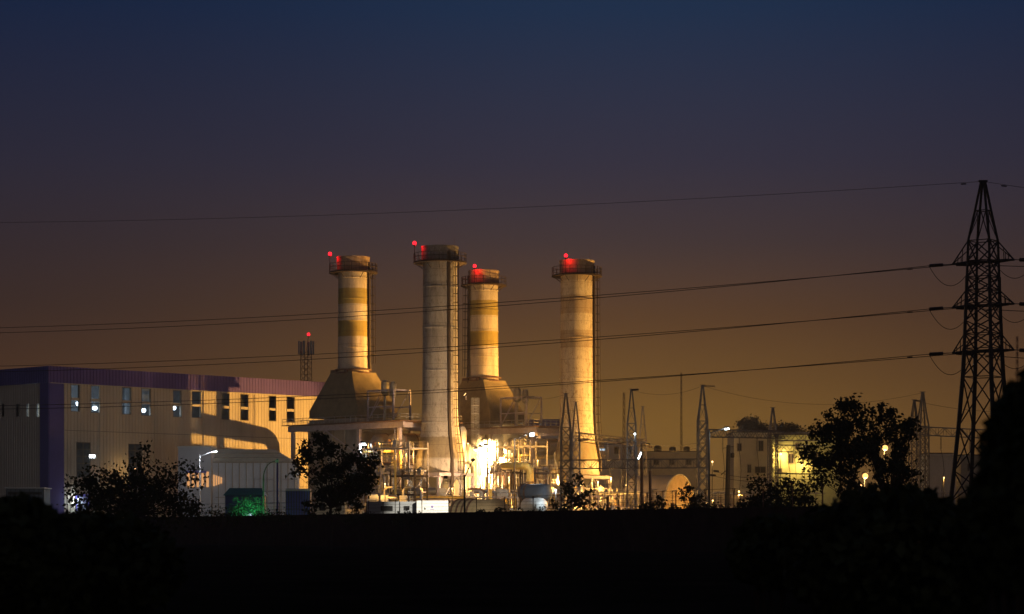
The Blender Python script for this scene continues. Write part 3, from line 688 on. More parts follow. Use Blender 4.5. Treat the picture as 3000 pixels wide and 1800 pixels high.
# strings of insulators and jumper loops
lines = []
left_dir = lambda p, px, py, Y: (W(px, py, Y) - p)
lend = [((955, 966)), ((1066, 1079)), ((1180, 1186))]
dts = [(788, 778), (912, 903), (1036, 1030)]
for (e0, e1), (ya, yb), (jy, jy2) in zip(tipsP, lend, dts):
    Lp = W(0, yb, 292); d = (Lp - e0).normalized()
    s0 = e0 + d * .9; s1 = e0 + d * 2.35
    m = MB(); m.bar(e0, s0, .04, 6); insul(m, s0, s1, 13, .17); o = m.build('insulator_string', m_insul, pyl)
    rd = Vector((.62, -.78, -.10)).normalized()
    m = MB(); m.bar(e0, e0 + rd * .4, .04, 6); insul(m, e0 + rd * .4, e0 + rd * 2.4, 14, .18); m.build('insulator_string', m_insul, pyl)
    m = MB(); m.bar(e1, e1 + rd * .6, .04, 6); insul(m, e1 + rd * .6, e1 + rd * 2.6, 14, .18); m.build('insulator_string', m_insul, pyl)
    d2 = (W(0, ya, 296) - e1).normalized(); m = MB(); m.bar(e1, e1 + d2 * .5, .04, 6); insul(m, e1 + d2 * .5, e1 + d2 * 2.0, 13, .15); m.build('insulator_string', m_insul, pyl)
    jm = MB()
    for st, en, dp in ((s1, e0 + rd * 2.4, 1.9), (e1 + d2 * 2.0, e1 + rd * 2.6, 1.6)):
        jm.tube([st.lerp(en, t / 14) - UP * dp * 4 * (t / 14) * (1 - t / 14) for t in range(15)], .03, 5)
    jm.build('jumper_cable', m_wire, pyl)
    lines.append((s1, W(-260, yb + (yb - 966) * .0 + 12, 299), e1 + d2 * 2.0, W(-260, ya + 12, 303), e0 + rd * 2.4, e1 + rd * 2.6))
def wire(name, p, q, sag, label, r=.033, n=40, m=m_wire):
    s = thing(name, p, label, 'power line', 'overhead lines from the pylon')
    MB().tube([p.lerp(q, t / n) - UP * sag * 4 * (t / n) * (1 - t / n) for t in range(n + 1)], r, 5).build('conductor', m, s)
    dm = MB(); d = (q - p).normalized()
    for t in (1.9 / (q - p).length,):
        c_ = p.lerp(q, t) - UP * sag * 4 * t * (1 - t); dm.bar(c_ - UP * .12 - d * .25, c_ - UP * .12 + d * .25, .06, 6); dm.bar(c_, c_ - UP * .12, .02)
    dm.build('damper', m, s); return s
nm = ['highest pair of', 'middle pair of', 'lowest pair of']
for (a_, b_, c_, d_, e_, f_), w_ in zip(lines, nm):
    wire('conductor_line', a_, b_ - UP * .12, 1.25, 'lower cable of the %s lines running left from the pylon' % w_)
    wire('conductor_line', c_, d_, 1.1, 'upper cable of the %s lines running left from the pylon' % w_)
    for k_, (p_, t_) in enumerate(((e_, 'left arm'), (f_, 'right arm'))):
        wire('conductor_line', p_, p_ + Vector((26, -40, -2.2 - .3 * k_)), 1.0, 'cable leaving the %s of the %s towards the right edge' % (t_, {'highest pair of': 'top crossarm', 'middle pair of': 'middle crossarm', 'lowest pair of': 'bottom crossarm'}[w_]), n=20)
pt = pc + UP * prof[-1][0]
wire('earth_wire', pt, W(-260, 654, 300), .9, 'thin single earth wire running left from the pylon peak', r=.02)
wire('earth_wire', pt, pt + Vector((30, -10, -4.2)), .6, 'thin earth wire dropping right from the pylon peak', r=.02, n=20)

# ================================================================== switchyard
def lattice_tower(px, ptop, Y, wpx, label, spire=95, rot=40, m=m_lattice, wide=1.0):
    c = G(px, Y); s = thing('lattice_tower', c, label, 'lattice tower', 'switchyard lattice towers')
    zt = ZP(ptop, Y); zs = ZP(ptop + spire, Y); r = wpx / 2 * Y / F * 1.05
    def cor(k, r, z): a_ = R(rot) + k * math.pi / 2; return c + Vector((math.cos(a_) * r, math.sin(a_) * r, z))
    n = max(6, int(zs / (r * 1.6))); pf = [(zs * i / n, r * (1.12 - .12 * i / n) * wide) for i in range(n + 1)]
    pf += [(zs + (zt - zs) * .45, r * .55), (zt, r * .12)]
    for k in range(4):
        q = MB()
        for (z0, r0), (z1, r1) in zip(pf, pf[1:]): q.bar(cor(k, r0, z0), cor(k, r1, z1), .145)
        q.build('leg', m, s)
    q = MB()
    for i, ((z0, r0), (z1, r1)) in enumerate(zip(pf, pf[1:])):
        for k in range(4):
            if i < n: q.bar(cor(k, r0, z0), cor(k + 1, r1, z1), .075); 
            if i < n and k % 2 == 0: q.bar(cor(k + 1, r0, z0), cor(k, r1, z1), .075)
            if i >= n - 1 or i % 3 == 0: q.bar(cor(k, r0, z0), cor(k + 1, r0, z0), .06)
            if i == n: q.bar(cor(k, r0, z0), cor(k + 1, r1, z1), .035)
    q.build('bracing', m, s)
    q = MB(); q.bar(c + UP * (zt + .02) - Vector((.45, 0, 0)), c + UP * (zt + .02) + Vector((.45, 0, 0)), .06); q.build('peak_bar', m, s)
    return s, c, zt
tw = [(1658, 1153, 372, 36, 'pale-left lattice tower standing before the rightmost chimney, taller of that pair', 100),
      (1687, 1178, 392, 30, 'lattice tower touching the right rim of the rightmost chimney base, shorter of that pair', 100),
      (1850, 1141, 376, 33, 'lattice tower with white lamp between rightmost chimney and arched shed', 100),
      (1883, 1191, 430, 26, 'small lattice tower just right of a taller one, left of the arched shed', 95),
      (2058, 1129, 360, 36, 'tall lattice tower beside the arched shed and black lamp post', 105),
      (2264, 1195, 380, 32, 'lattice tower silhouetted against the bright yellow house', 85),
      (2678, 1172, 392, 32, 'orange lit lattice tower right of the big tree', 90),
      (2703, 1149, 352, 36, 'dark lattice tower right of the big tree, before the orange one', 100)]
tws = [lattice_tower(*t_[:2], t_[2], t_[3], t_[4], t_[5], rot=R(0) + 38 + i * 3) for i, t_ in enumerate(tw)]
def gantry(px0, y0, Y0, px1, y1, Y1, dpx, label, m=m_lattice, strings=(), slen=42):
    a_, b_ = W(px0, y0, Y0), W(px1, y1, Y1); d = (b_ - a_).normalized(); s = thing('gantry_beam', (a_ + b_) / 2, label, 'gantry beam', 'switchyard gantry beams')
    hgt = dpx * Y0 / F; sd = Vector((-d.y, d.x, 0)).normalized(); n = max(4, int((b_ - a_).length / hgt)); 
    ch = MB()
    for sg in (-1, 1):
        for z in (0, -hgt): ch.bar(a_ + sd * sg * .45 + UP * z, b_ + sd * sg * .45 + UP * z, .11)
    ch.build('chord', m, s)
    br = MB()
    for i in range(n):
        p, q = a_.lerp(b_, i / n), a_.lerp(b_, (i + 1) / n)
        for sg in (-1, 1):
            u_ = sd * sg * .45
            if i % 2: br.bar(p + u_, q + u_ - UP * hgt, .045)
            else: br.bar(p + u_ - UP * hgt, q + u_, .045)
            br.bar(p + u_, p + u_ - UP * hgt, .04)
        br.bar(p + sd * .45, q - sd * .45, .035); br.bar(p - sd * .45 - UP * hgt, q + sd * .45 - UP * hgt, .035)
    br.build('lacing', m, s)
    for f_ in strings:
        p = a_.lerp(b_, f_) - UP * hgt; L_ = slen * Y0 / F; q = MB(); insul(q, p, p - UP * L_, 10, .17); q.build('insulator_string', m_insul, s)
        e = p - UP * L_; q = MB(); q.tube([e, e - UP * 1.2 + d * .3, e - UP * 3.0 + d * .5, e - UP * 6 + d * .1], .035, 5); q.build('dropper_cable', m_wire, s)
    return s
gantry(1640, 1349, 372, 2075, 1345, 360, 25, 'long low gantry beam from the chimney side tower to the arched shed tower', strings=())
gantry(1690, 1268, 392, 1890, 1291, 400, 17, 'short high gantry beam right of the rightmost chimney', strings=(.45, .62, .82), slen=48)
gantry(2072, 1259, 362, 2290, 1264, 380, 22, 'gantry beam with rosy tint between lamp post and yellow house tower', strings=(.2, .42, .66), slen=40)
gantry(2276, 1270, 380, 2420, 1268, 372, 22, 'gantry beam before the yellow house, ending in the big tree', strings=(.35, .62), slen=45)
gantry(2280, 1304, 382, 2400, 1306, 376, 20, 'lower short gantry beam before the yellow house', strings=(.25, .6), slen=34)
gantry(2700, 1251, 352, 2930, 1262, 345, 24, 'gantry beam between the big tree and the tall pylon', strings=(.25, .62), slen=40)
# strain insulators and slack spans under the beams
def span(p, q, sag, label, r=.035):
    s = thing('bus_cable', p, label, 'cable', 'slack cables in the switchyard'); n = 16
    MB().tube([p.lerp(q, t / n) - UP * sag * 4 * (t / n) * (1 - t / n) for t in range(n + 1)], r, 5).build('cable', m_wire, s)
    m = MB(); d = (q - p).normalized(); insul(m, p + d * .2, p + d * 1.9, 9, .16); m.build('insulator_string', m_insul, s)
span(W(1895, 1302, 392), W(2045, 1298, 360), .35, 'slack cable above the arched shed, upper one'); span(W(1900, 1310, 400), W(2045, 1312, 372), .6, 'slack cable above the arched shed, lower one')
span(W(2090, 1380, 350), W(2260, 1398, 370), .5, 'dark cable crossing the cream house wall, upper one'); span(W(2080, 1392, 352), W(2262, 1410, 372), .4, 'dark cable crossing the cream house wall, lower one')
span(W(2270, 1386, 372), W(2410, 1388, 372), .1, 'straight dark busbar before the bright yellow wall', .1); span(W(2270, 1398, 372), W(2400, 1404, 372), .2, 'sagging cable under the busbar of the yellow house')
span(W(1850, 1143, 376), W(2058, 1131, 360), 1.0, 'faint thin wire between the peaks of two lattice towers', .018); span(W(2058, 1131, 360), W(2703, 1151, 352), 2.2, 'faint thin wire from shed tower peak to the tower by the pylon', .018); span(W(2678, 1174, 392), W(3010, 1205, 380), .7, 'thin orange lit wire right of the big tree', .025)
span(W(1530, 1165, 372), W(1658, 1155, 372), .5, 'faint thin wire crossing the rightmost chimney', .018); span(W(1690, 1290, 372), W(1850, 1292, 376), .6, 'heavy slack cable under the short high gantry', .06)
# breakers, posts, transformers
def breaker(c, label):
    s = thing('circuit_breaker', c, label, 'circuit breaker', 'switchgear rows behind the wall')
    q = MB()
    for dx in (-1.1, 1.1):
        for dy in (-.4, .4): q.bar(c + Vector((dx, dy, 0)), c + Vector((dx, dy, 5.5)), .12)
    q.box(c + UP * 5.55, (3.0, 1.0, .14)); q.bar(c + Vector((1.1, -.4, .3)), c + Vector((-1.1, -.4, 5.3)), .045); q.bar(c + Vector((-1.1, -.4, .3)), c + Vector((1.1, -.4, 5.3)), .045); q.build('stand', m_beam, s)
    for dx in (-1.1, 0, 1.1):
        m = MB(); insul(m, c + Vector((dx, 0, 5.6)), c + Vector((dx, 0, 7.8)), 11, .2); m.build('bushing', m_insul, s)
    q = MB(); q.bar(c + Vector((-1.6, 0, 7.85)), c + Vector((1.6, 0, 7.85)), .09, 6); q.box(c + Vector((0, 0, 7.95)), (.5, .3, .25)); q.build('contact_bar', m_drum, s)
    q = MB(); q.box(c + Vector((.3, -.65, 4.0)), (.9, .4, 1.1)); q.box(c + Vector((.3, -.65, 4.62)), (1.0, .5, .1)); q.build('control_box', m_white, s)
    return s
bk = breaker(G(1800, 395), 'switchgear frame with three brown bushings in the rows right of the rightmost chimney')
bk['group'] = 'switchgear rows behind the wall'
rnd = random.Random(11)
for px, Y in ((1745, 398), (1772, 385), (1828, 388), (1850, 402), (1872, 392), (1905, 410), (2105, 395), (2160, 402), (2200, 392), (2240, 405), (2390, 400), (2740, 392), (2790, 400), (2830, 385), (1620, 398), (1720, 410), (1758, 412), (1815, 415), (2130, 415), (2185, 420)):
    o = copy_tree(bk); o.location = G(px, Y)
    o['label'] = ('switchgear frame with three brown bushings in the rows right of the rightmost chimney' if px < 1950 else
                  'switchgear frame with brown bushings standing between black lamp post and big tree' if px < 2500 else
                  'switchgear frame with brown bushings between big tree and tall pylon')
def ipost(px, ytop, Y, wpx, label, m=m_rust):
    c = G(px, Y); zt = ZP(ytop, Y); r = wpx / 2 * Y / F; s = thing('insulator_post', c, label, 'insulator post', 'brown posts before the shed')
    q = MB(); q.lathe(c, [(r * 1.2, 0), (r * 1.2, .3), (r, .35), (r * .9, zt - 1.6)], 14); q.build('pedestal', m, s)
    q = MB(); insul(q, c + UP * (zt - 1.6), c + UP * zt, 7, r * 1.05); q.build('insulator_stack', m_insul, s)
    q = MB(); q.bar(c + UP * zt, c + UP * zt + Vector((.6, 0, .18)), .06, 6); q.box(c + UP * (zt + .05), (.3, .3, .12)); q.build('terminal_cap', m_steel, s)
for px, yt, w_, lb in ((1912, 1437, 13, 'left brown post before the arched shed'), (1941, 1440, 11, 'middle brown post before the arched shed'), (1970, 1440, 12, 'right brown post before the lit end of the arched shed'), (1780, 1420, 9, 'dark post left of the tall tower with white lamp'), (2095, 1445, 12, 'thick post right of the black lamp post'), (2112, 1446, 12, 'thick post just left of the concrete pole'), (1880, 1300, 10, 'tall grey post beside the small lattice tower'), (1905, 1345, 9, 'tall grey post touching the left side of the arched shed')):
    ipost(px, yt, 330, w_, lb)
# concrete pole with a small transformer can
c = G(2128, 320); s = thing('utility_pole', c, 'dark leaning concrete pole with a small can, in front of the cream house', 'utility pole')
MB().tube([c, W(2134, 1305, 320)], [.36, .27], 10).build('post', m_pole, s)
MB().lathe(W(2146, 1342, 320), [(.05, 0), (.26, .05), (.26, .6), (.05, .7)], 14).build('transformer_can', m_pole, s)
q = MB(); q.bar(W(2118, 1314, 320), W(2150, 1308, 320), .05); q.bar(W(2126, 1380, 320), W(2112, 1392, 320), .08); q.build('bracket', m_pole, s)

# ================================================================== buildings behind
def house(px0, px1, ytop, Y, depth, m, label, wins=(), roofstuff=(), parapet=True, name='apartment_building', cat='building', winmat=None):
    a_, b_ = G(px0, Y), G(px1, Y); zt = ZP(ytop, Y); wd = (b_ - a_).x; c = (a_ + b_) / 2; s = thing(name, c, label, cat)
    q = MB(); q.box(c + Vector((0, depth / 2, zt / 2)), (wd, depth, zt))
    for z in [zt - .0] if parapet else []: q.box(c + Vector((0, -.1, z - .25)), (wd + .3, .3, .5))
    q.build('wall', m, s)
    MB().box(c + Vector((0, depth / 2, zt + .1)), (wd + .5, depth + .5, .2)).build('roof', m_conc, s)
    for w_ in wins:
        x0, x1, y0, y1 = w_[:4]; p0, p1 = W(x0, y1, Y), W(x1, y0, Y); cx = (p0 + p1) / 2; ww, wh = p1.x - p0.x, p1.z - p0.z
        f_ = MB()
        for sx_ in (-1, 1): f_.box(cx + Vector((sx_ * ww / 2, -.08, 0)), (.14, .22, wh + .14))
        for sz in (-1, 1): f_.box(cx + Vector((0, -.08, sz * wh / 2)), (ww - .14, .22, .14))
        f_.box(cx + Vector((0, -.05, 0)), (.08, .12, wh - .14)); o = f_.build('window', m_frame, s)
        MB().box(cx + Vector((0, -.02, 0)), (ww - .12, .08, wh - .12)).build('pane', w_[4] if len(w_) > 4 else m_dark, o)
    for x0, x1, yt in roofstuff:
        p0, p1 = W(x0, ytop, Y + 3), W(x1, yt, Y + 3); q = MB(); hh = p1.z - zt
        q.lathe(Vector(((p0.x + p1.x) / 2, Y + 3, zt + .2)), [((p1.x - p0.x) / 2 * .95, 0), ((p1.x - p0.x) / 2, hh * .1), ((p1.x - p0.x) / 2, hh * .8), ((p1.x - p0.x) / 2 * .6, hh * .95), (.2, hh)], 20); q.build('water_tank', m_black, s)
    return s
house(1885, 2052, 1325, 520, 14, m_plaster, 'flat roofed plaster block with black water tanks, behind the arched shed', wins=[(1960, 1975, 1345, 1362), (2010, 2025, 1345, 1362), (1915, 1930, 1345, 1362)], roofstuff=[(1916, 1938, 1308), (1960, 1980, 1312), (2002, 2021, 1311)])
house(1745, 1880, 1288, 560, 16, m_white, 'white low block with one lit window, right of the rightmost chimney', wins=[(1752, 1773, 1314, 1322, e_coolwin), (1800, 1812, 1310, 1330), (1835, 1850, 1310, 1330)])
house(2150, 2262, 1268, 500, 15, m_plaster, 'cream house with dark upper storey windows, behind the concrete pole', wins=[(2222, 2236, 1292, 1322), (2190, 2200, 1362, 1385), (2212, 2243, 1368, 1386), (2160, 2172, 1300, 1322)])
house(2264, 2460, 1275, 492, 15, m_greenpl, 'green tinted house with walls lit blinding yellow, left of the big tree', wins=[(2310, 2325, 1330, 1358), (2330, 2342, 1300, 1318), (2380, 2395, 1330, 1358), (2280, 2290, 1373, 1384)])
house(2715, 2800, 1330, 470, 10, m_bluegrey, 'grey shed with a pale band, between big tree and pylon', parapet=True, name='shed')
house(2815, 2905, 1335, 480, 10, m_plaster, 'small plaster hut seen through the pylon legs', name='hut', wins=[(2835, 2850, 1360, 1380)])
house(1540, 1690, 1247, 560, 20, m_white, 'distant white hall with a blue roof band, behind the farther boiler', name='hall')
bb = thing('roof_parapet', W(1615, 1247, 559), 'blue corrugated parapet on the distant white hall', 'parapet')
corr(W(1536, 1247, 559.5) - UP * ZP(1247, 559.5), Vector((1, 0, 0)), Vector((0, -1, 0)), 160 * 560 / F, ZP(1248, 559.5), ZP(1231, 559.5), []).build('parapet_sheet', m_bluetrim, bb)
MB().box(W(1615, 1230, 559.8), (160 * 560 / F, .6, .2)).build('parapet_cap', m_bluetrim, bb)

# arched shed
c = G(1962, 425); s = thing('arched_shed', c, 'barrel roofed shed with its end wall lit orange, in the switchyard', 'shed')
rr = 6.4; n_ = 18; ln = 8.; e0 = G(1990, 418); zsp = 5.4
arc = [(rr * math.cos(math.pi * i / n_), zsp + rr * .92 * math.sin(math.pi * i / n_)) for i in range(n_ + 1)]; arc = [(rr, 0)] + arc + [(-rr, 0)]
ax_ = Vector((-.88, .47, 0)); sd_ = Vector((.47, .88, 0)); sd_ = Vector((ax_.y, -ax_.x, 0))
q = MB(); K = len(arc)
vs = [e0 + sd_ * x + UP * z for x, z in arc] + [e0 + ax_ * ln + sd_ * x + UP * z for x, z in arc]
q.add(vs, [(i, i + 1, K + i + 1, K + i) for i in range(K - 1)], True); q.build('barrel_roof', m_shed, s)
q = MB(); q.add([e0 + sd_ * x * .99 + UP * z * .995 - ax_ * .02 for x, z in arc], [tuple(range(K))]); q.add([e0 + ax_ * (ln + .02) + sd_ * x * .99 + UP * z * .995 for x, z in arc], [tuple(range(K))])
q.build('end_wall', m_ochre, s)
q = MB(); P2 = [e0 + sd_ * x * 1.015 + UP * z * 1.01 - ax_ * .06 for x, z in arc]; q.tube(P2, .14, 6); q.box(e0 - ax_ * .1 + UP * 6.2, (9.8, .2, .3), (sd_, ax_)); q.build('end_trim', m_plaster, s)
q = MB(); q.box(e0 - ax_ * .12 + UP * 2.2 , (3.6, .16, 4.4), (sd_, ax_)); q.build('end_door', m_rust, s)

# far mast and cell tower
def thin_mast(px, y0, Y, label, w_=.5, name='lattice_mast', h0=0):
    c = G(px, Y); zt = ZP(y0, Y); s = thing(name, c, label, 'mast'); q = MB()
    for k in range(3):
        a_ = k * 2.094 + .5; d = Vector((math.cos(a_) * w_, math.sin(a_) * w_, 0)); q.bar(c + d, c + d * .5 + UP * zt, .05)
    q.build('mast_leg', m_rust, s); q = MB(); n = int(zt / 1.6)
    for i in range(n):
        for k in range(3):
            a_, b_ = k * 2.094 + .5, (k + 1) * 2.094 + .5; f0, f1 = 1 - .5 * i / n, 1 - .5 * (i + 1) / n
            q.bar(c + Vector((math.cos(a_), math.sin(a_), 0)) * w_ * f0 + UP * zt * i / n, c + Vector((math.cos(b_), math.sin(b_), 0)) * w_ * f1 + UP * zt * (i + 1) / n, .05)
    q.build('mast_lacing', m_rust, s); return s
thin_mast(1996, 1092, 640, 'very thin distant mast rising behind the arched shed', .45)
thin_mast(1828, 1150, 520, 'thin faint mast left of the tower with white lamp', .5)
thin_mast(2980, 985, 520, 'faint grey mast at the right edge beside the pylon', .5)
cY = 620.; c = G(897, cY); s = thing('cell_tower', c, 'small antenna tower with a red lamp behind the hall roof', 'antenna tower')
q = MB(); zt = ZP(1030, cY); hw = 1.15; n = 16
cc = lambda k, z: c + Vector((math.cos(R(20) + k * math.pi / 2) * hw * 1.25 * (1.25 - .25 * z / zt), math.sin(R(20) + k * math.pi / 2) * hw * 1.25 * (1.25 - .25 * z / zt), z))
for k in range(4): q.bar(cc(k, 0), cc(k, zt), .1)
q.build('tower_leg', m_rust, s); q = MB()
for i in range(n * 2):
    for k in range(4): q.bar(cc(k, zt * i / (2 * n)), cc(k + 1, zt * (i + 1) / (2 * n)), .06); q.bar(cc(k, zt * i / (2 * n)), cc(k + 1, zt * i / (2 * n)), .045)
q.build('tower_bracing', m_rust, s)
for k in range(6):
    a_ = k * math.pi / 3 + .3; d = Vector((math.cos(a_), math.sin(a_), 0)); q = MB(); q.box(c + d * 1.9 + UP * (zt + .9), (.3, .5, 3.4), (d, Vector((-d.y, d.x, 0)))); q.bar(c + d * .6 + UP * zt, c + d * 1.8 + UP * zt, .06); q.bar(c + d * .6 + UP * (zt + 1.8), c + d * 1.8 + UP * (zt + 1.6), .06); q.build('antenna_panel', m_grey, s)
q = MB(); q.bar(c + UP * zt, W(904, 984, cY), .08); q.build('top_rod', m_rust, s)
p = W(904, 980, cY); bt = thing('warning_beacon', p, 'small red beacon on the antenna tower behind the hall', 'beacon', 'red lamps on the stacks')
MB().lathe(p, [(.1, -.4), (.35, -.3), (.42, 0), (.3, .3), (.05, .4)], 14).build('lamp_globe', e_red, bt); MB().lathe(p, [(.2, -.6), (.2, -.42)], 12).build('lamp_base', m_black, bt)
light(bt, 'POINT', p, RED, 60, rad=.45)

# ================================================================== low plant between wall and boilers
def block(name, px0, px1, y0, Y, depth, m, label, cat, ax=None, y1=None, ribs=0, extra=None, vert=None):
    a_, b_ = G(px0, Y), G(px1, Y); zt = ZP(y0, Y); zb = 0 if y1 is None else ZP(y1, Y); c = (a_ + b_) / 2; wd = b_.x - a_.x; s = thing(name, c, label, cat)
    q = MB(); q.box(c + Vector((0, depth / 2, (zt + zb) / 2)), (wd, depth, zt - zb))
    q.build('body', m, s)
    if ribs:
        r_ = MB()
        for i in range(ribs + 1): r_.box(c + Vector((-wd / 2 + wd * i / ribs, -.04, (zt + zb) / 2)), (.1, .1, zt - zb - .04))
        r_.box(c + Vector((0, -.04, zb + (zt - zb) * .62)), (wd - .02, .07, .08)); r_.build('panel_seam', m_black if m is not m_white else m_grey, s)
    return s, c, wd, zt
# air intake house in front of the hall
s, c, wd, zt = block('intake_house', 522, 618, 1312, 425, 8, m_bluegrey, 'tall plain grey intake box standing before the hall, left of the ribbed duct', 'intake house', ribs=0)
q = MB(); q.box(c + Vector((0, 3.9, zt + .12)), (wd + .3, 8.3, .24)); q.build('roof_slab', m_grey, s)
q = MB(); q.box(W(575, 1383, 424.8), (60 * 425 / F, .4, .4)); q.build('canopy', m_bluetrim, s)
q = MB(); zt2 = ZP(1383, 424.9); zb2 = ZP(1428, 424.9)
for i in range(5): q.box(W(552 + i * 14, 1405, 424.9), (.45, .12, (zt2 - zb2)))
q.build('glowing_louvre', e_louvre, s)  # slats glow themselves, standing in for warm light in the openings
s, c, wd, zt = block('lean_to_annex', 18, 128, 1432, 424, 6, m_slate, 'low blue grey annex under the dark gable wall, far left', 'annex', ribs=8)
q = MB(); q.box(c + Vector((0, 2.8, zt + .1)), (wd + .5, 6.6, .2)); q.build('roof', m_grey, s); q = MB(); q.box(c + Vector((0, -.1, zt - .8)), (wd * .9, .12, .5)); q.build('window_strip', m_glass, s)
# ribbed transition duct with pitched top
a_, b_ = G(620, 428), G(864, 428); s = thing('intake_duct', (a_ + b_) / 2, 'wide ribbed grey duct housing with a pitched top, before the hall', 'duct housing')
z0, z1, z2 = 0, ZP(1355, 428), ZP(1317, 434); dy = 9
q = MB(); q.add([a_, b_, b_ + UP * z1, a_ + UP * z1, a_ + Vector((0, dy, 0)), b_ + Vector((0, dy, 0)), b_ + Vector((0, dy, z1)), a_ + Vector((0, dy, z1))], [(0, 1, 2, 3), (1, 5, 6, 2), (0, 3, 7, 4), (4, 7, 6, 5)]); q.build('side_panel', m_bluegrey, s)
q = MB(); ar, br_ = a_ + Vector((.3, 5.5, z2)), b_ + Vector((-4.2, 5.5, z2)); q.add([a_ + UP * z1, b_ + UP * z1, br_, ar, b_ + Vector((0, dy, z1)), a_ + Vector((0, dy, z1))], [(0, 1, 2, 3), (1, 4, 2), (3, 2, 4, 5), (0, 3, 5)]); q.build('pitched_top', m_plaster, s)
q = MB()
for i in range(13):
    x = a_.x + (b_.x - a_.x) * i / 12; q.box((x, 427.94, z1 / 2), (.14, .12, z1 - .1))
q.box(((a_.x + b_.x) / 2 - 3, 427.93, z1 * .55), ((b_.x - a_.x) * .5, .1, .12)); q.box(((a_.x + b_.x) / 2, 427.9, z1), (b_.x - a_.x + .2, .3, .25))
for f_ in (.33, .66): q.bar((a_ + UP * z1).lerp(ar, f_) + UP * .1, (b_ + UP * z1).lerp(br_, f_) + UP * .1, .1)
q.build('panel_seam', m_frame, s)
q = MB()
for i in range(4): q.box(W(627 + i * 7, 1408, 427.7), (.28, .1, 2.0 - .3 * i))
q.build('glowing_louvre', e_louvre, s)  # glow put into the slats, as on the intake box
# blue cabins, hopper and pole near the wall
s, c, wd, zt = block('site_cabin', 660, 768, 1452, 345, 5, m_bluebox, 'blue cabin with a teal pitched roof behind the green lit bush', 'cabin')
q = MB(); q.add([c + Vector((-wd / 2 - .3, -.3, zt)), c + Vector((wd / 2 + .3, -.3, zt)), c + Vector((wd / 2 - .3, 2.5, zt + 1.1)), c + Vector((-wd / 2 + .3, 2.5, zt + 1.1)), c + Vector((wd / 2 + .3, 5.3, zt)), c + Vector((-wd / 2 - .3, 5.3, zt))], [(0, 1, 2, 3), (3, 2, 4, 5), (1, 4, 2), (0, 3, 5)]); q.build('roof', m_teal, s)
q = MB(); q.box(c + Vector((.5, -.06, 3.6)), (1.4, .1, 1.1)); q.build('window', e_coolwin, s)
s, c, wd, zt = block('shipping_container', 838, 908, 1432, 350, 3, m_bluebox, 'dark blue upright container left of the leafy middle tree', 'container', ribs=9)
q = MB(); q.box(c + Vector((0, -.09, zt - .2)), (wd + .1, .16, .3)); q.build('top_rail', m_bluegrey, s)
s, c, wd, zt = block('site_cabin', 925, 1010, 1402, 372, 5, m_plaster, 'orange lit plaster cabin half hidden by the leafy middle tree', 'cabin')
q = MB(); q.box(c + Vector((0, 2.4, zt + .1)), (wd + .5, 5.6, .2)); q.build('roof', m_conc, s); q = MB(); q.box(c + Vector((-1.2, -.06, 5.4)), (.9, .1, 1.3)); q.box(c + Vector((1.3, -.06, 5.4)), (.9, .1, 1.3)); q.build('window', m_dark, s)
c = G(813, 360); s = thing('pipe_mast', c, 'blue steel mast with guy struts beside the swan-neck lamp post', 'mast'); q = MB(); q.bar(c, W(813, 1345, 360), .16, 8); q.build('post', m_bluebox, s)
q = MB()
for y in (1405, 1440, 1475): q.bar(W(745, y, 360), W(870, y, 360), .05)
for x in (745, 870): q.bar(W(x, 1400, 360), G(x, 360), .06)
q.build('strut', m_bluegrey, s)
# white and grey cabins at the wall
s, c, wd, zt = block('office_container', 1222, 1312, 1467, 300, 2.6, m_white, 'brilliant white container with a tiny violet emblem, above the wall', 'container')
q = MB(); q.lathe(W(1266, 1485, 299.94), [(.16, 0), (.16, .05)], 16, axis=Vector((0, 1, 0))); q.box(W(1266, 1493, 299.96), (.5, .04, .06)); q.build('emblem', mat('violet_paint', (.25, .2, .45), .6), s)
q = MB(); q.box(c + Vector((0, -.03, zt - .08)), (wd + .06, .1, .16))
for x in (-wd / 2, wd / 2): q.box(c + Vector((x, -.03, zt / 2)), (.1, .12, zt - .2))
q.build('corner_frame', m_white, s)
s, c, wd, zt = block('office_container', 1074, 1220, 1470, 302, 2.6, m_grey, 'grey green container with dim windows, left of the white one', 'container', ribs=3)
q = MB(); q.box(c + Vector((-.6, -.07, zt - .85)), (1.5, .1, .6)); q.box(c + Vector((1.9, -.07, zt - .8)), (.7, .1, .5)); q.build('window', m_dark, s)
# horizontal ribbed tank
def htank(px0, px1, yc, rpx, Y, m, label, axis=Vector((1, 0, 0)), ribs=0, legs=True, length=None, endm=None):
    a_ = W(px0, yc, Y); L_ = length or (px1 - px0) * Y / F; r = rpx * Y / F; s = thing('storage_tank', Vector((a_.x, a_.y, 0)), label, 'tank')
    q = MB(); q.lathe(a_, [(.05, 0), (r * .55, .12 * r), (r * .88, .32 * r), (r, .55 * r), (r, L_ - .55 * r), (r * .88, L_ - .32 * r), (r * .55, L_ - .12 * r), (.05, L_)], 36, axis=axis); q.build('shell', m, s)
    if ribs:
        q = MB()
        for i in range(ribs): q.lathe(a_ + axis * (.6 * r + .9 * i), [(r + .01, 0), (r + .1, .01), (r + .1, .28), (r + .01, .29)], 36, axis=axis, caps=False)
        q.build('rib', m_rust, s)
    for f_ in (.25, .75):
        q = MB(); p = a_ + axis * L_ * f_; q.box((p.x, p.y, (p.z - r * .8) / 2), (.5, r * 1.4, max(.2, p.z - r * .8))); q.build('saddle', m_conc, s)
    return s
htank(1326, 1472, 1508, 44, 322, m_ochre, 'big ochre ribbed horizontal tank right of the white container', axis=Vector((.78, -.63, 0)), length=9.0, ribs=4)
htank(1522, 1590, 1443, 24, 392, m_slate, 'dark horizontal tank with white lit end, left of the switchyard towers', axis=Vector((.80, -.60, 0)), length=6.2, ribs=2)
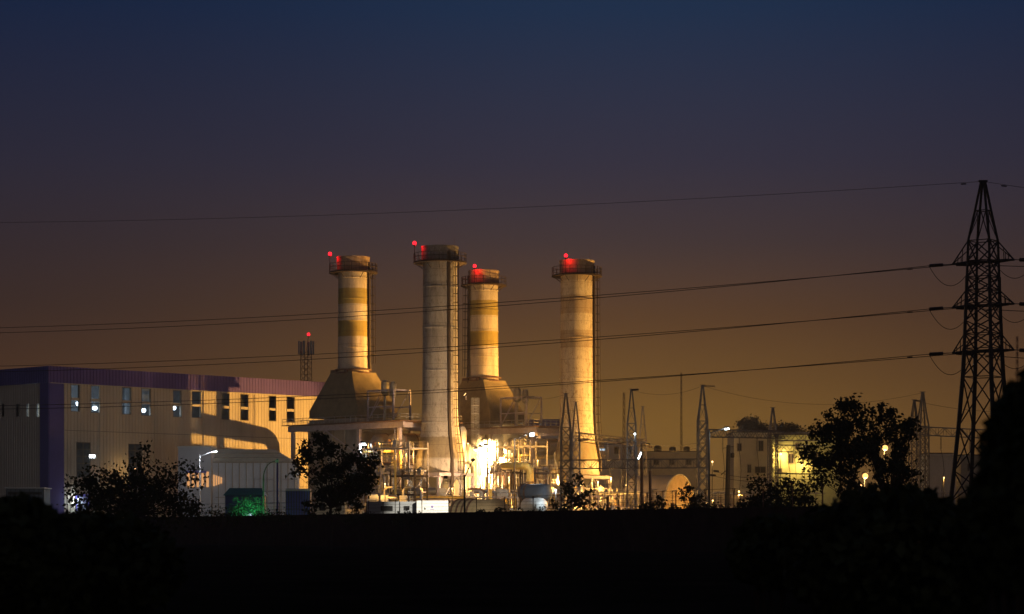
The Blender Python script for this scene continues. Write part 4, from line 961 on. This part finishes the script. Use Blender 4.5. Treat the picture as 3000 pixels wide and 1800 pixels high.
htank(1536, 1585, 1482, 22, 388, m_white, 'lower white horizontal tank under the dark one', axis=Vector((.62, -.78, 0)), length=5)
# yellow pipe with elbow
s = thing('yellow_pipeline', G(1470, 418), 'thick yellow pipe with an elbow turning down, right of the glare', 'pipe')
pts = [W(1476, 1366, 425), W(1535, 1366, 418)] + [W(1535 + 18 * math.sin(t), 1384 - 18 * math.cos(t), 418) for t in [math.pi / 2 * i / 6 for i in range(1, 7)]] + [G(1553, 418)]
MB().tube(pts, .62, 18).build('pipe', m_yel, s); q = MB(); q.lathe(W(1553, 1415, 418), [(.63, 0), (.85, .02), (.85, .2), (.63, .22)], 20, caps=False); q.build('flange', m_rust, s)
# pipe racks and skids with rails: warm lit clutter between the stacks
def pipe_rack(c, L_, H_, label, seed, ax=(Vector((1, 0, 0)), Vector((0, 1, 0))), m=m_steel):
    r_ = random.Random(seed); s = thing('pipe_rack', c, label, 'pipe rack', 'pipe racks at the foot of the plant'); X, Yv = ax; q = MB(); n = max(2, int(L_ / 4)); 
    for i in range(n + 1):
        for b in (-1.4, 1.4): q.box(c + X * (L_ * (i / n - .5)) + Yv * b + UP * H_ / 2, (.22, .22, H_), ax)
        for z in (H_, H_ * .62): q.box(c + X * (L_ * (i / n - .5)) + UP * z, (.2, 3.0, .2), ax)
    for b in (-1.4, 1.4):
        for z in (H_, H_ * .62): q.box(c + Yv * b + UP * z, (L_, .18, .2), ax)
    q.build('rack_frame', m, s)
    for k in range(7):
        z = (H_ if k < 4 else H_ * .62) + .1; b = -1.2 + (k % 4) * .75; r = r_.choice((.12, .18, .28)); L2 = L_ * (.55 + .45 * r_.random())
        p0 = c - X * L_ / 2 + Yv * b + UP * (z + r); p1 = p0 + X * L2; pts = [p0, p1 - X * .5, p1 - X * .15 - UP * .12, p1 - UP * .5, p1 - UP * (1 + r_.random() * H_ * .5)]
        qq = MB(); qq.tube(pts, r, 10); qq.build('pipe', r_.choice((m_pipe, m_drum, m_yel, m_pipe)), s)
    h = MB(); p0, p1 = c - X * L_ / 2 - Yv * 1.5 + UP * (H_ + .1), c + X * L_ / 2 - Yv * 1.5 + UP * (H_ + .1)
    for i in range(int(L_ / 1.3) + 1): t = i / int(L_ / 1.3); h.bar(p0.lerp(p1, t), p0.lerp(p1, t) + UP * 1.1, .035)
    for z in (.6, 1.1): h.bar(p0 + UP * z, p1 + UP * z, .035)
    h.build('handrail', m_steel, s); return s
def skid(c, label, seed, sc_=1.):
    r_ = random.Random(seed); s = thing('pump_skid', c, label, 'pump skid', 'pump skids on the plant floor')
    q = MB(); q.box(c + UP * .2, (4.6 * sc_, 2.2 * sc_, .4)); q.build('base_frame', m_steel, s)
    q = MB(); q.lathe(c + Vector((-1.9 * sc_, 0, 1.1 * sc_ + .2)), [(.1, 0), (.65 * sc_, .1), (.7 * sc_, .4), (.7 * sc_, 1.7 * sc_), (.4 * sc_, 1.9 * sc_)], 20, axis=Vector((1, 0, 0))); q.build('motor', r_.choice((m_drum, m_grey, m_yel)), s)
    q = MB(); q.box(c + Vector((1.0 * sc_, 0, 1.1 * sc_)), (1.3 * sc_, 1.3 * sc_, 1.5 * sc_)); q.lathe(c + Vector((1 * sc_, -.7 * sc_, 1.1 * sc_)), [(.55 * sc_, -.2), (.55 * sc_, .1)], 18, axis=Vector((0, 1, 0))); q.build('pump_casing', m_white, s)
    q = MB(); q.tube([c + Vector((1 * sc_, 0, 1.8 * sc_)), c + Vector((1 * sc_, 0, 2.8 * sc_)), c + Vector((1.3 * sc_, 0, 3.2 * sc_)), c + Vector((2.4 * sc_, 0, 3.3 * sc_))], .2 * sc_, 10); q.build('outlet_pipe', m_pipe, s)
    return s
pipe_rack(G(1145, 432), 9.5, 8.6, 'pipe rack with pale pipes left of the grey chimney base', 1)
pipe_rack(G(1130, 405), 9.0, 5.6, 'low pipe rack above the grey container, left of the grey chimney', 9)
pipe_rack(G(1305, 418), 11, 7.0, 'white railed pipe rack just in front of the grey chimney base', 2, m=m_beam)
pipe_rack(G(1475, 440), 12, 8.6, 'pipe rack under the white-hot glare', 3)
pipe_rack(G(1600, 445), 10, 9.8, 'pipe rack between yellow elbow and rightmost chimney', 4)
pipe_rack(G(1735, 432), 12, 7.4, 'pipe rack under the rightmost chimney base', 5)
pipe_rack(G(1830, 440), 10, 6.0, 'unpainted steel pipe rack low behind the switchgear, left of the arched shed', 6)
pipe_rack(G(1790, 418), 13, 7.6, 'wide lilac painted pipe rack behind the switchgear, left of the arched shed', 7, m=m_beam)
pipe_rack(G(1700, 410), 9, 5.2, 'low pipe rack behind the lattice tower pair', 8, m=m_beam)
pipe_rack(G(1560, 405), 8, 4.6, 'low pipe rack beside the white lit tanks', 10)
pipe_rack(G(2190, 430), 12, 5.0, 'pipe rack before the cream house', 12)
pipe_rack(G(1010, 400), 8, 4.6, 'low pipe rack behind the leafy middle tree', 13)
for i, (px, Y, z, lb) in enumerate(((1110, 402, 5.8, 'pump skid with pale casing on the low rack left of the grey chimney, left one'), (1165, 404, 5.8, 'pump skid on the low rack left of the grey chimney, right one'), (1280, 420, 7.3, 'pump skid on the white railed rack before the grey chimney'), (1650, 405, 3.8, 'pump skid at the foot of the chimney side lattice towers'), (1740, 400, 3.6, 'pump skid in orange light right of the lattice tower pair'), (1800, 430, 4.2, 'pump skid among the switchgear'), (2180, 360, 3.0, 'pump skid with round casing right of the concrete pole'), (2150, 365, 1.6, 'pump skid close to the concrete pole foot'))):
    o = skid(G(px, Y) + UP * z, lb, i, .95)
    q = MB(); q.box(G(px, Y) + UP * (z / 2 - .02), (4.2, 2.0, max(.1, z - .04))); q.build('plinth', m_conc, o)
def steel_frame(c, L_, D_, levels, label, seed, ax=(nv, uv), m=m_steel, npipe=24):
    """open multi-level process structure: columns, floor beams, braces, railings, vertical and level pipes"""
    r_ = random.Random(seed); X, Yv = ax; s = thing('process_structure', c, label, 'steel structure', 'open process structures'); n = max(2, round(L_ / 3.2)); H_ = levels[-1]
    for i in range(n + 1):
        q = MB()
        for b in (-.5, .5): q.box(c + X * L_ * (i / n - .5) + Yv * D_ * b + UP * (H_ + 1) / 2, (.2, .2, H_ + 1), ax)
        q.build('column', m, s)
    for k, z in enumerate(levels):
        q = MB()
        for b in (-.5, .5): q.box(c + Yv * D_ * b + UP * z, (L_ + .3, .16, .3), ax)
        for i in range(n + 1): q.box(c + X * L_ * (i / n - .5) + UP * z, (.16, D_ - .2, .26), ax)
        q.build('floor_beam', m, s); h = MB()
        for b in (-.5, .5):
            p0, p1 = c - X * L_ / 2 + Yv * D_ * b + UP * (z + .15), c + X * L_ / 2 + Yv * D_ * b + UP * (z + .15)
            for zz in (.55, 1.1): h.bar(p0 + UP * zz, p1 + UP * zz, .045)
            for i in range(int(L_ / 1.2) + 1): t_ = i / int(L_ / 1.2); h.bar(p0.lerp(p1, t_), p0.lerp(p1, t_) + UP * 1.1, .045)
        h.build('handrail', m, s)
    br = MB(); zz = [0] + list(levels)
    for i in range(n):
        for a_, b_ in zip(zz, zz[1:]):
            if r_.random() < .45: br.bar(c + X * L_ * (i / n - .5) - Yv * D_ * .5 + UP * a_, c + X * L_ * ((i + 1) / n - .5) - Yv * D_ * .5 + UP * b_, .07)
    br.bar(c - X * L_ / 2 - Yv * D_ * .5, c - X * L_ / 2 - Yv * D_ * .5 + UP * H_, .05); br.build('brace', m, s)
    for k in range(npipe):
        ra = r_.choice((.08, .1, .14, .2, .28)); b = r_.uniform(-.55, .45); mm = r_.choice((m_pipe, m_drum, m_drum, m_rust, m_yel, m_steel)); q = MB(); z = r_.choice(levels) + r_.uniform(-.9, 1.4); x0 = r_.uniform(-.5, .1) * L_; x1 = x0 + r_.uniform(.2, .5) * L_; P = lambda x, zz_: c + X * x + Yv * D_ * b + UP * zz_
        if k % 2: q.tube([P(x0, z), P(x1 - ra * 3, z), P(x1 - ra, z - ra * .6), P(x1, z - ra * 3), P(x1, max(.1, z - r_.uniform(2, 7)))], ra, 8)
        else: q.tube([P(x0, max(.1, z - r_.uniform(3, 9))), P(x0, z + r_.uniform(.5, 2.5))], ra, 8)
        q.build('pipe', mm, s)
    for k in range(9):
        vb = MB(); z = r_.choice(levels); p = c + X * r_.uniform(-.45, .45) * L_ + Yv * r_.uniform(-.45, .3) * D_ + UP * (z + .2); w_ = r_.uniform(.4, 1.2); hh = r_.uniform(.5, 1.3); vb.box(p + UP * hh / 2, (w_, .7, hh), ax); vb.lathe(p + UP * (hh - .02), [(w_ * .25, 0), (w_ * .3, .3), (.05, .5)], 10); vb.build('valve', m_drum, s)
    return s
steel_frame(G(1165, 436), 11, 4.5, (4.6, 8.6, 12.4, 16.4), 'four storey pipe structure between nearer boiler and grey chimney', 31)
steel_frame(G(1528, 456), 9, 4.5, (5.0, 9.0, 13.0, 17.5), 'four storey pipe structure right of the yellow elbow', 32)
steel_frame(G(1610, 448), 8, 4, (4.6, 8.8, 12.6), 'three storey pipe structure left of the rightmost chimney base', 33)
steel_frame(G(1790, 425), 15, 4, (3.6, 6.6), 'long two storey pipe structure behind the switchgear right of the rightmost chimney', 34, ax=(Vector((1, 0, 0)), Vector((0, 1, 0))), npipe=22)
steel_frame(G(1725, 424), 8, 4, (4.2, 7.8), 'two storey pipe structure right of the lattice tower pair', 38, ax=(Vector((1, 0, 0)), Vector((0, 1, 0))))
steel_frame(G(1198, 414), 6, 3, (4.4, 7.8, 11.0), 'dark three storey pipe frame standing left of the grey chimney base', 39, m=m_tray, npipe=30)
steel_frame(G(1585, 420), 7, 3, (4.4, 8.0, 11.6), 'dark three storey pipe frame behind the white lit tank', 41, m=m_tray, npipe=30)
steel_frame(G(1480, 432), 6, 3, (4.6, 8.4, 12.0), 'dark three storey pipe frame at the lower right of the glare', 42, m=m_tray, npipe=26)
steel_frame(G(1440, 415), 9, 3.5, (4.2, 7.4), 'two storey pipe structure below the white-hot glare', 35, ax=(Vector((1, 0, 0)), Vector((0, 1, 0))))
# caged ladder and equipment in the glare
steel_frame(G(1655, 436), 7, 4, (4.4, 8.4), 'two storey pipe structure under the left rim of the rightmost chimney', 36, npipe=12)
steel_frame(G(1095, 428), 8, 4, (4.4, 8.2, 11.8), 'three storey pipe structure half behind the leafy middle tree', 37)
c = W(1392, 1390, 468); s = thing('caged_ladder', Vector((c.x, c.y, 0)), 'glowing caged ladder left of the white-hot glare', 'ladder'); l1, l2 = MB(), MB()
zt = ZP(1166, 468)
for k in range(8):
    a_ = k * math.pi / 4; l2.bar(Vector((c.x + .75 * math.cos(a_), c.y + .75 * math.sin(a_), 11)), Vector((c.x + .75 * math.cos(a_), c.y + .75 * math.sin(a_), zt)), .05)
z = 11.5
while z < zt:
    for k in range(12): a_, b_ = k * math.pi / 6, (k + 1) * math.pi / 6; l2.bar(Vector((c.x + .75 * math.cos(a_), c.y + .75 * math.sin(a_), z)), Vector((c.x + .75 * math.cos(b_), c.y + .75 * math.sin(b_), z)), .05)
    z += 1.6
for sg in (-.3, .3): l1.bar(Vector((c.x + sg, c.y + .5, 0)), Vector((c.x + sg, c.y + .5, zt)), .06)
z = .5
while z < zt: l1.bar(Vector((c.x - .3, c.y + .5, z)), Vector((c.x + .3, c.y + .5, z)), .035); z += .5
l1.build('ladder', m_white, s); l2.build('safety_cage', m_white, s)
# tall silencer cone right of the grey chimney
c = Vector(((1353 - 1500) * 458 / F, 458, 0)); s = thing('vent_silencer', c, 'tapered white vent stack squeezed between grey chimney and ladder', 'vent'); q = MB()
q.lathe(c, [(.5, 0), (.5, 12), (.62, 15.5), (.95, 19.8), (.95, 20.7), (.5, 21.4)], 20); q.build('vent_shell', m_white, s); q = MB(); q.tube([c + UP * 14.5 + Vector((.6, 0, 0)), c + UP * 14.6 + Vector((1.3, 0, 0)), c + UP * 13.8 + Vector((1.9, 0, 0)), c + UP * 11.5 + Vector((2.1, 0, 0)), c + Vector((2.1, 0, 0))], .3, 10); q.build('drain_pipe', m_white, s)
# vessels and pipes inside the glare
for i, (px, y0, y1, r, lb) in enumerate(((1418, 1282, 1390, .7, 'upright pale vessel in the glare, nearest the ladder'), (1438, 1262, 1390, .45, 'slim upright vessel in the middle of the glare'), (1458, 1270, 1345, 1.1, 'fat upright vessel at the right of the glare'))):
    c = G(px, 472 - i); zt = ZP(y0, 472); zb = ZP(y1, 472); s = thing('process_vessel', c, lb, 'vessel', 'vessels in the glare'); q = MB(); q.lathe(c, [(.1, zb - r * .6), (r * .8, zb - r * .3), (r, zb), (r, zt - r * .6), (r * .7, zt - r * .2), (.1, zt)], 24); q.build('shell', m_white, s)
    q = MB()
    for a_ in (.5, 2.6, 4.7): q.bar(c + Vector((math.cos(a_) * r * .8, math.sin(a_) * r * .8, 0)), c + Vector((math.cos(a_) * r * .8, math.sin(a_) * r * .8, zb)), .12)
    q.build('leg', m_steel, s); q = MB(); q.tube([c + UP * (zt - .1), c + UP * (zt + .8), c + UP * (zt + 1.1) + Vector((.4, 0, 0)), c + UP * (zt + 1.1) + Vector((2.4, 0, 0))], .18, 10); q.build('outlet_pipe', m_pipe, s)
# stair tower going down right of the glare
s = thing('stair_tower', G(1480, 452), 'open steel stair slanting down right of the glare', 'stair'); q = MB(); tr = MB()
A_, B_ = W(1425, 1400, 452), W(1482, 1310, 452)
for yo in (0, 1.1):
    o_ = Vector((0, yo, 0)); q.bar(A_ + o_, B_ + o_, .1); q.bar(A_ + o_ + UP * 1.1, B_ + o_ + UP * 1.1, .05); q.bar(A_ + o_ + UP * .6, B_ + o_ + UP * .6, .04)
    for i in range(9): p = A_.lerp(B_, i / 8) + o_; q.bar(p, p + UP * 1.1, .04)
for i in range(20): p = A_.lerp(B_, i / 19); tr.box(p + Vector((0, .55, .1)), (.3, 1.1, .05))
q.bar(B_, Vector((B_.x, B_.y, 0)), .1); q.bar(A_, Vector((A_.x, A_.y, 0)), .1); q.build('stair_rail', m_beam, s); tr.build('tread', m_beam, s)

# ================================================================== small lamps around the plant
def bulb(p, col, power, label, e=e_sod, r=.22, post=True, rad=.25):
    p = Vector(p); s = thing('work_lamp', p, label, 'work lamp', 'small lamps among the equipment'); q = MB(); q.lathe(p, [(.05, -r), (r * .8, -r * .6), (r, 0), (r * .8, r * .6), (.05, r)], 14); q.build('lamp_bulb', e, s)
    q = MB(); q.lathe(p, [(r * 1.6, r * .9), (r * .6, r * 1.5), (.05, r * 1.6)], 14, caps=False)
    if post: q.bar(p + Vector((0, r * 2, r * 1.5)), Vector((p.x, p.y + r * 2, 0)), .06, 6); q.bar(p + UP * r * 1.5, p + Vector((0, r * 2, r * 1.5)), .04, 6)
    q.build('lamp_bracket', m_black, s)
    if power: light(s, 'POINT', p + Vector((0, -.1, -.0)) - UP * (r + .15), col, power, rad=rad)
    return s
BIG = {(2287, 1330), (2593, 1313), (2535, 1395)}; MID = {(2071, 1473), (2087, 1353), (1860, 1272)}
for px, py, Y, col, pw, lb, e in (
    (1112, 1300, 438, WARM, 1300, 'small sodium lamp under the drum of the nearer boiler, left one', e_sod),
    (1190, 1330, 436, WARM, 1500, 'small sodium lamp in the pipework left of the grey chimney', e_sod),
    (1128, 1418, 400, WARM, 1300, 'small sodium lamp over the low pump rack', e_sod),
    (1325, 1432, 412, WARM, 1300, 'small sodium lamp in the rack before the grey chimney', e_sod),
    (1440, 1425, 430, WARM, 1600, 'small sodium lamp under the glare', e_sod),
    (1500, 1330, 452, WARM, 2000, 'small sodium lamp beside the drum of the farther boiler', e_sod),
    (1575, 1350, 440, WARM, 2200, 'small sodium lamp right of the yellow elbow', e_sod),
    (1371, 1300, 456.5, WARM, 900, 'added fill lamp between the tapered vent and the caged ladder', e_sod),  # added to turn the vent's right side white
    (1628, 1436, 381, COOL, 1100, 'small white lamp near the white lit tank end', e_white),
    (1700, 1422, 405, WARM, 5500, 'small sodium lamp over the low rack behind the lattice tower pair', e_sod),
    (2165, 1440, 420, WARM, 2600, 'small sodium lamp over the rack before the cream house', e_sod),
    (1005, 1440, 392, WARM, 2600, 'small sodium lamp behind the leafy middle tree', e_sod),
    (1790, 1400, 394, WARM, 6500, 'added fill lamp high over the switchgear, middle of the row', e_sod),  # added to brighten the switchgear from its front
    (1862, 1425, 392, WARM, 4500, 'added fill lamp over the switchgear beside the arched shed', e_sod),  # second lamp added for the dim switchgear
    (1752, 1412, 419, WARM, 5500, 'small sodium lamp in the switchgear right of the tower pair', e_sod),
    (1835, 1422, 418, WARM, 5000, 'small sodium lamp in the switchgear near the arched shed', e_sod),
    (2088, 1466, 414, WARM, 1500, 'added fill lamp low before the arched shed end', e_sod),  # added so that the shed's end wall is lit
    (2071, 1473, 340, SOD, 260, 'small bright round lamp at the foot of the black lamp post', e_sod),
    (2087, 1353, 420, SOD, 400, 'small yellow round lamp beside the black lamp post', e_sod),
    (2287, 1330, 490.4, SOD, 1900, 'yellow wall lamp at the top of the bright streak on the green house', e_sod),
    (2350, 1362, 490.6, SOD, 900, 'yellow wall lamp on the right of the green house', e_sod),
    (2593, 1313, 300, SOD, 2500, 'starry sodium lamp shining through the big tree, upper one', e_star),
    (2535, 1395, 300, SOD, 2500, 'starry sodium lamp shining through the big tree, lower one', e_star),
    (2572, 1352, 302, SOD, 300, 'faint small sodium lamp through the big tree, between the two starry ones', e_star),
    (2524, 1421, 303, SOD, 300, 'faint small sodium lamp through the big tree, lowest one', e_star),
    (2765, 1400, 420, WARM, 1200, 'small sodium lamp between big tree and pylon', e_sod),
    (1860, 1272, 370, COOL, 160, 'small white lamp on the tower between chimney and arched shed', e_white),
    (230, 1462, 452, COOL, 400, 'cold white lamp at the hall doorway behind the left tree', e_white),
    (396, 1375, 458, SOD, 250, 'warm lamp over the second hall doorway behind the left tree', e_sod)):
    bulb(W(px, py, Y), col, pw, lb, e, r=(.36 if Y < 360 else .24) if (px, py) in BIG else .14 if (px, py) in MID else .12)
# tilted white tube lamps on the switchyard tower
s = thing('tube_lamp', W(1875, 1335, 373), 'slanted bright tube lamp below the small lattice tower', 'tube lamp'); MB().bar(W(1870, 1345, 373), W(1879, 1326, 373), .12, 8).build('tube', e_white, s); MB().bar(W(1869, 1347, 373.3), W(1880, 1324, 373.3), .1, 6).build('tube_holder', m_grey, s)
p = W(748, 1521, 325.6); s = thing('ground_spotlight', p, 'green spotlight on the ground in front of the lit bush', 'spotlight'); MB().lathe(p, [(.1, -.2), (.22, 0), (.25, .2)], 14, axis=Vector((0, .5, .8))).build('lamp_bulb', e_green, s); MB().lathe(Vector((p.x, p.y, 0)), [(.3, 0), (.06, .1), (.06, p.z - .15)], 10).build('lamp_stand', m_black, s)
light(s, 'POINT', p + Vector((0, .25, .45)), GRN, 1000, rad=.2)

# ================================================================== trees and bushes
def tree(name, base, blobs, nl, leaf, label, seed, m=m_leaf, cat='tree', trunk=.22, clumps=40, group=None, th=None, spread=.30, gaps=()):
    """blobs = [(centre, (rx,ry,rz))]; leaves sit in clumps at the ends of limbs, with gaps between them"""
    r = random.Random(seed); s = thing(name, base, label, cat, group); base = Vector(base)
    top = max(b[0][2] for b in blobs); cen = sum((Vector(b[0]) for b in blobs), Vector()) / len(blobs)
    fork = base.lerp(Vector((cen.x, cen.y, cen.z)), th if th is not None else .55)
    t = MB(); t.tube([base, base.lerp(fork, .5) + Vector((.1, 0, 0)), fork], [trunk, trunk * .8, trunk * .65], 8)
    cl = []; vol = [b[1][0] * b[1][1] * b[1][2] for b in blobs]
    for i in range(clumps):
        b = r.choices(blobs, vol)[0]
        while True:
            v = Vector((r.uniform(-1, 1), r.uniform(-1, 1), r.uniform(-1, 1)))
            if .25 < v.length <= 1: break
        k = r.uniform(.75, 1.05) / max(v.length, .5) if r.random() < .65 else 1
        v = v * k; cl.append(Vector(b[0]) + Vector((v.x * b[1][0], v.y * b[1][1], v.z * b[1][2])))
    for c_ in cl:
        mid = fork.lerp(c_, .5) + Vector((r.uniform(-.2, .2), r.uniform(-.2, .2), r.uniform(0, .3)))
        pj = [(1500 + F * p_.x / p_.y, HZ - F * (p_.z - CZ) / p_.y) for p_ in [fork.lerp(mid, .6), fork.lerp(mid, .8), mid, mid.lerp(c_, .25), mid.lerp(c_, .5), mid.lerp(c_, .75), c_]]
        if any((x_ - g_[0]) ** 2 + (y_ - g_[1]) ** 2 < (g_[2] * .8) ** 2 for x_, y_ in pj for g_ in gaps[:2]): continue
        t.tube([fork, mid, c_], [trunk * .32, trunk * .16, trunk * .05], 5)
    t.build('trunk', m_bark, s)
    f_ = MB(); per = nl // clumps; av = sum(sum(b[1]) / 3 for b in blobs) / len(blobs)
    for c_ in cl:
        cr = av * spread * r.uniform(.6, 1.3)
        for j in range(per):
            v = Vector((r.gauss(0, 1), r.gauss(0, 1), r.gauss(0, .8))) * cr * .55; p = c_ + v
            if p.z < base.z + .05: continue
            qx, qz = 1500 + F * p.x / p.y, HZ - F * (p.z - CZ) / p.y
            if any((qx - g_[0]) ** 2 + (qz - g_[1]) ** 2 < (g_[2] * r.uniform(.6, 1.25)) ** 2 for g_ in gaps): continue
            a_ = Vector((r.gauss(0, 1), r.gauss(0, 1), r.gauss(0, 1) - .5)).normalized(); b_ = a_.cross(Vector((r.gauss(0, 1), r.gauss(0, 1), r.gauss(0, 1)))).normalized(); L_ = leaf * r.uniform(.6, 1.3); w_ = L_ * .30
            f_.add([p, p + a_ * L_ * .4 + b_ * w_, p + a_ * L_, p + a_ * L_ * .4 - b_ * w_], [(0, 1, 2, 3)])
    f_.build('crown', m, s, smooth_angle=False); return s
def E(px, py, Y, rx, rz, ry=None): return (W(px, py, Y), (rx * Y / F, (ry or rx) * Y / F, rz * Y / F))
tree('leafy_tree', G(400, 200), [E(435, 1370, 200, 60, 75), E(430, 1420, 200, 95, 60), E(350, 1430, 200, 110, 60), E(265, 1440, 200, 75, 50), E(535, 1415, 200, 55, 60), E(400, 1490, 200, 190, 45)], 6500, .34, 'broad dark tree silhouetted before the hall, leftmost tree', 3, clumps=120, trunk=.16, spread=.36)
tree('leafy_tree', G(970, 215), [E(935, 1340, 215, 60, 60), E(885, 1365, 215, 45, 30), E(1045, 1375, 215, 62, 70), E(985, 1420, 215, 80, 50), E(955, 1470, 215, 60, 45), E(1035, 1450, 215, 40, 50), E(935, 1310, 215, 45, 40)], 5200, .36, 'dark leafy tree in front of the nearer boiler', 4, clumps=100, trunk=.14, spread=.36)
tree('leafy_tree', G(2650, 180), [E(2520, 1250, 180, 112, 78), E(2440, 1320, 180, 95, 85), E(2610, 1290, 180, 90, 70), E(2530, 1370, 180, 150, 80), E(2510, 1195, 180, 50, 45), E(2650, 1390, 180, 60, 60), E(2400, 1400, 180, 60, 50)], 10500, .32, 'biggest dark tree with lamps behind it, left of the pylon', 5, clumps=170, trunk=.2, th=.28, spread=.26, gaps=((2593, 1313, 27), (2535, 1395, 34), (2580, 1330, 12), (2524, 1412, 12)))
tree('bush', G(725, 330), [E(725, 1492, 330, 45, 38), E(700, 1505, 330, 35, 25), E(760, 1505, 330, 30, 25)], 5200, .17, 'rounded bush lit bright green behind the wall', 6, m=m_leaf2, cat='bush', clumps=50, trunk=.1, spread=.45)
tree('far_tree', G(2210, 640), [E(2205, 1250, 640, 42, 20), E(2180, 1262, 640, 28, 14), E(2240, 1258, 640, 25, 16)], 2600, .7, 'faint rounded tree beyond the houses, left of the tower tip', 7, m=m_leaf3, clumps=50, spread=.6, group='hazy trees beyond the houses')
tree('far_tree', G(2310, 650), [E(2300, 1262, 650, 35, 14), E(2335, 1268, 650, 28, 12), E(2280, 1258, 650, 18, 14)], 2200, .7, 'faint low tree beyond the houses, right of the tower tip', 8, m=m_leaf3, clumps=40, spread=.6, group='hazy trees beyond the houses')
tree('shrub', wall_pt(1640) + Vector((0, 6, 0)), [E(1690, 1440, 245, 40, 45), E(1660, 1480, 245, 40, 25), E(1720, 1470, 245, 25, 30)], 600, .42, 'straggly shrub over the wall before the tower pair', 9, cat='shrub', clumps=30, trunk=.06, spread=.4)
tree('shrub', wall_pt(1925) + Vector((0, 5, 0)), [E(1925, 1470, 228, 25, 35), E(1915, 1495, 228, 40, 20)], 450, .34, 'small dark shrub over the wall before the brown posts', 10, cat='shrub', clumps=22, trunk=.05, spread=.4)
tree('shrub', wall_pt(2030) + Vector((0, 4, 0)), [E(2015, 1455, 215, 22, 35), E(2040, 1480, 215, 35, 28), E(1990, 1490, 215, 25, 18)], 800, .32, 'dark upright shrub before the lit shed end', 12, cat='shrub', clumps=34, trunk=.05, spread=.4)
tree('shrub', G(2240, 200), [E(2220, 1440, 200, 50, 40), E(2270, 1450, 200, 55, 35), E(2330, 1440, 200, 60, 40), E(2200, 1480, 200, 50, 30), E(2300, 1490, 200, 110, 35)], 3600, .30, 'wide dark shrub before the bright yellow house', 13, cat='shrub', clumps=90, trunk=.07, spread=.34)
tree('shrub', G(1440, 232), [E(1462, 1500, 232, 18, 10), E(1435, 1508, 232, 15, 6)], 160, .25, 'tiny tuft on the wall before the ochre tank end', 14, cat='shrub', clumps=10, trunk=.03, spread=.5)
for i, (px, Y, w_, h_) in enumerate(((1500, 222, 60, 22), (1585, 226, 45, 26), (1760, 214, 70, 28), (1850, 212, 50, 22), (1980, 206, 80, 24), (2110, 200, 70, 34), (1415, 225, 35, 16), (1200, 235, 50, 12), (640, 240, 60, 20), (800, 240, 50, 14), (1050, 236, 40, 12))):
    tree('weed_clump', G(px, Y), [E(px, 1514, Y, w_, h_), E(px - w_ * .5, 1525, Y, w_ * .6, h_ * .8), E(px + w_ * .6, 1522, Y, w_ * .6, h_ * .8)], 700, .26, 'low dark weeds growing against the front of the wall', 40 + i, cat='weeds', clumps=30, trunk=.04, spread=.5, group='weeds along the wall')
# foreground: black out-of-focus bushes
def mound(px, py, Y, rx, rz, label, seed, n=2600, leaf=.1, ry=None):
    c = W(px, py, Y); r = random.Random(seed); sx_, sz = rx * Y / F, rz * Y / F; s = thing('foreground_bush', Vector((c.x, c.y, 0)), label, 'bush', 'black bushes close to the camera')
    q = MB(); f_ = MB()
    for i in range(9): a_ = i * .7; q.tube([Vector((c.x, c.y, 0)), Vector((c.x + math.cos(a_) * sx_ * .5, c.y + math.sin(a_) * sx_ * .5, c.z))], [.03, .01], 5)
    q.build('stem', m_bark, s)
    for i in range(n):
        v = Vector((r.gauss(0, 1), r.gauss(0, 1), r.gauss(0, 1))).normalized() * (r.uniform(.55, 1.0) ** .6)
        p = c + Vector((v.x * sx_, v.y * (ry or sx_), v.z * sz))
        if p.z < 0: continue
        a_ = Vector((r.gauss(0, 1), r.gauss(0, 1), r.gauss(0, 1))).normalized(); b_ = a_.cross(Vector((r.gauss(0, 1), r.gauss(0, 1), r.gauss(0, 1)))).normalized(); L_ = leaf * r.uniform(.7, 1.4)
        f_.add([p - a_ * L_ * .5, p + b_ * L_ * .35, p + a_ * L_ * .5, p - b_ * L_ * .35], [(0, 1, 2, 3)])
    f_.build('foliage', m_leaf, s, smooth_angle=False)
mound(3110, 1420, 13, 245, 370, 'black blurred bush filling the right edge below the pylon', 21, 5200, .085)
mound(2960, 1560, 15, 150, 190, 'low black bush at the lower right, before the pylon foot', 22, 2600, .09)
mound(2620, 1640, 22, 330, 215, 'wide low black bush under the biggest tree', 23, 4200, .13)
mound(2255, 1620, 24, 120, 110, 'small black hump of a bush, right of the boundary wall middle', 24, 1600, .12)
mound(45, 1640, 20, 190, 185, 'black bush in the lower left corner before the hall', 25, 2600, .12)
mound(300, 1660, 24, 240, 160, 'low black bush under the leftmost tree', 26, 2600, .13)

# ================================================================== the night air over the whole place
hm = bpy.data.materials.new('night_haze'); hm.use_nodes = True; t = hm.node_tree
for q in list(t.nodes): t.nodes.remove(q)
pv = t.nodes.new('ShaderNodeVolumePrincipled'); pv.inputs['Color'].default_value = (.9, .85, .8, 1); pv.inputs['Density'].default_value = .00024; pv.inputs['Anisotropy'].default_value = .55
o_ = t.nodes.new('ShaderNodeOutputMaterial'); t.links.new(pv.outputs[0], o_.inputs['Volume'])
HB = MB(); HB.box((0, 0, 32), (18100, 18100, 66)); tag(HB.build('haze', hm), kind='stuff')
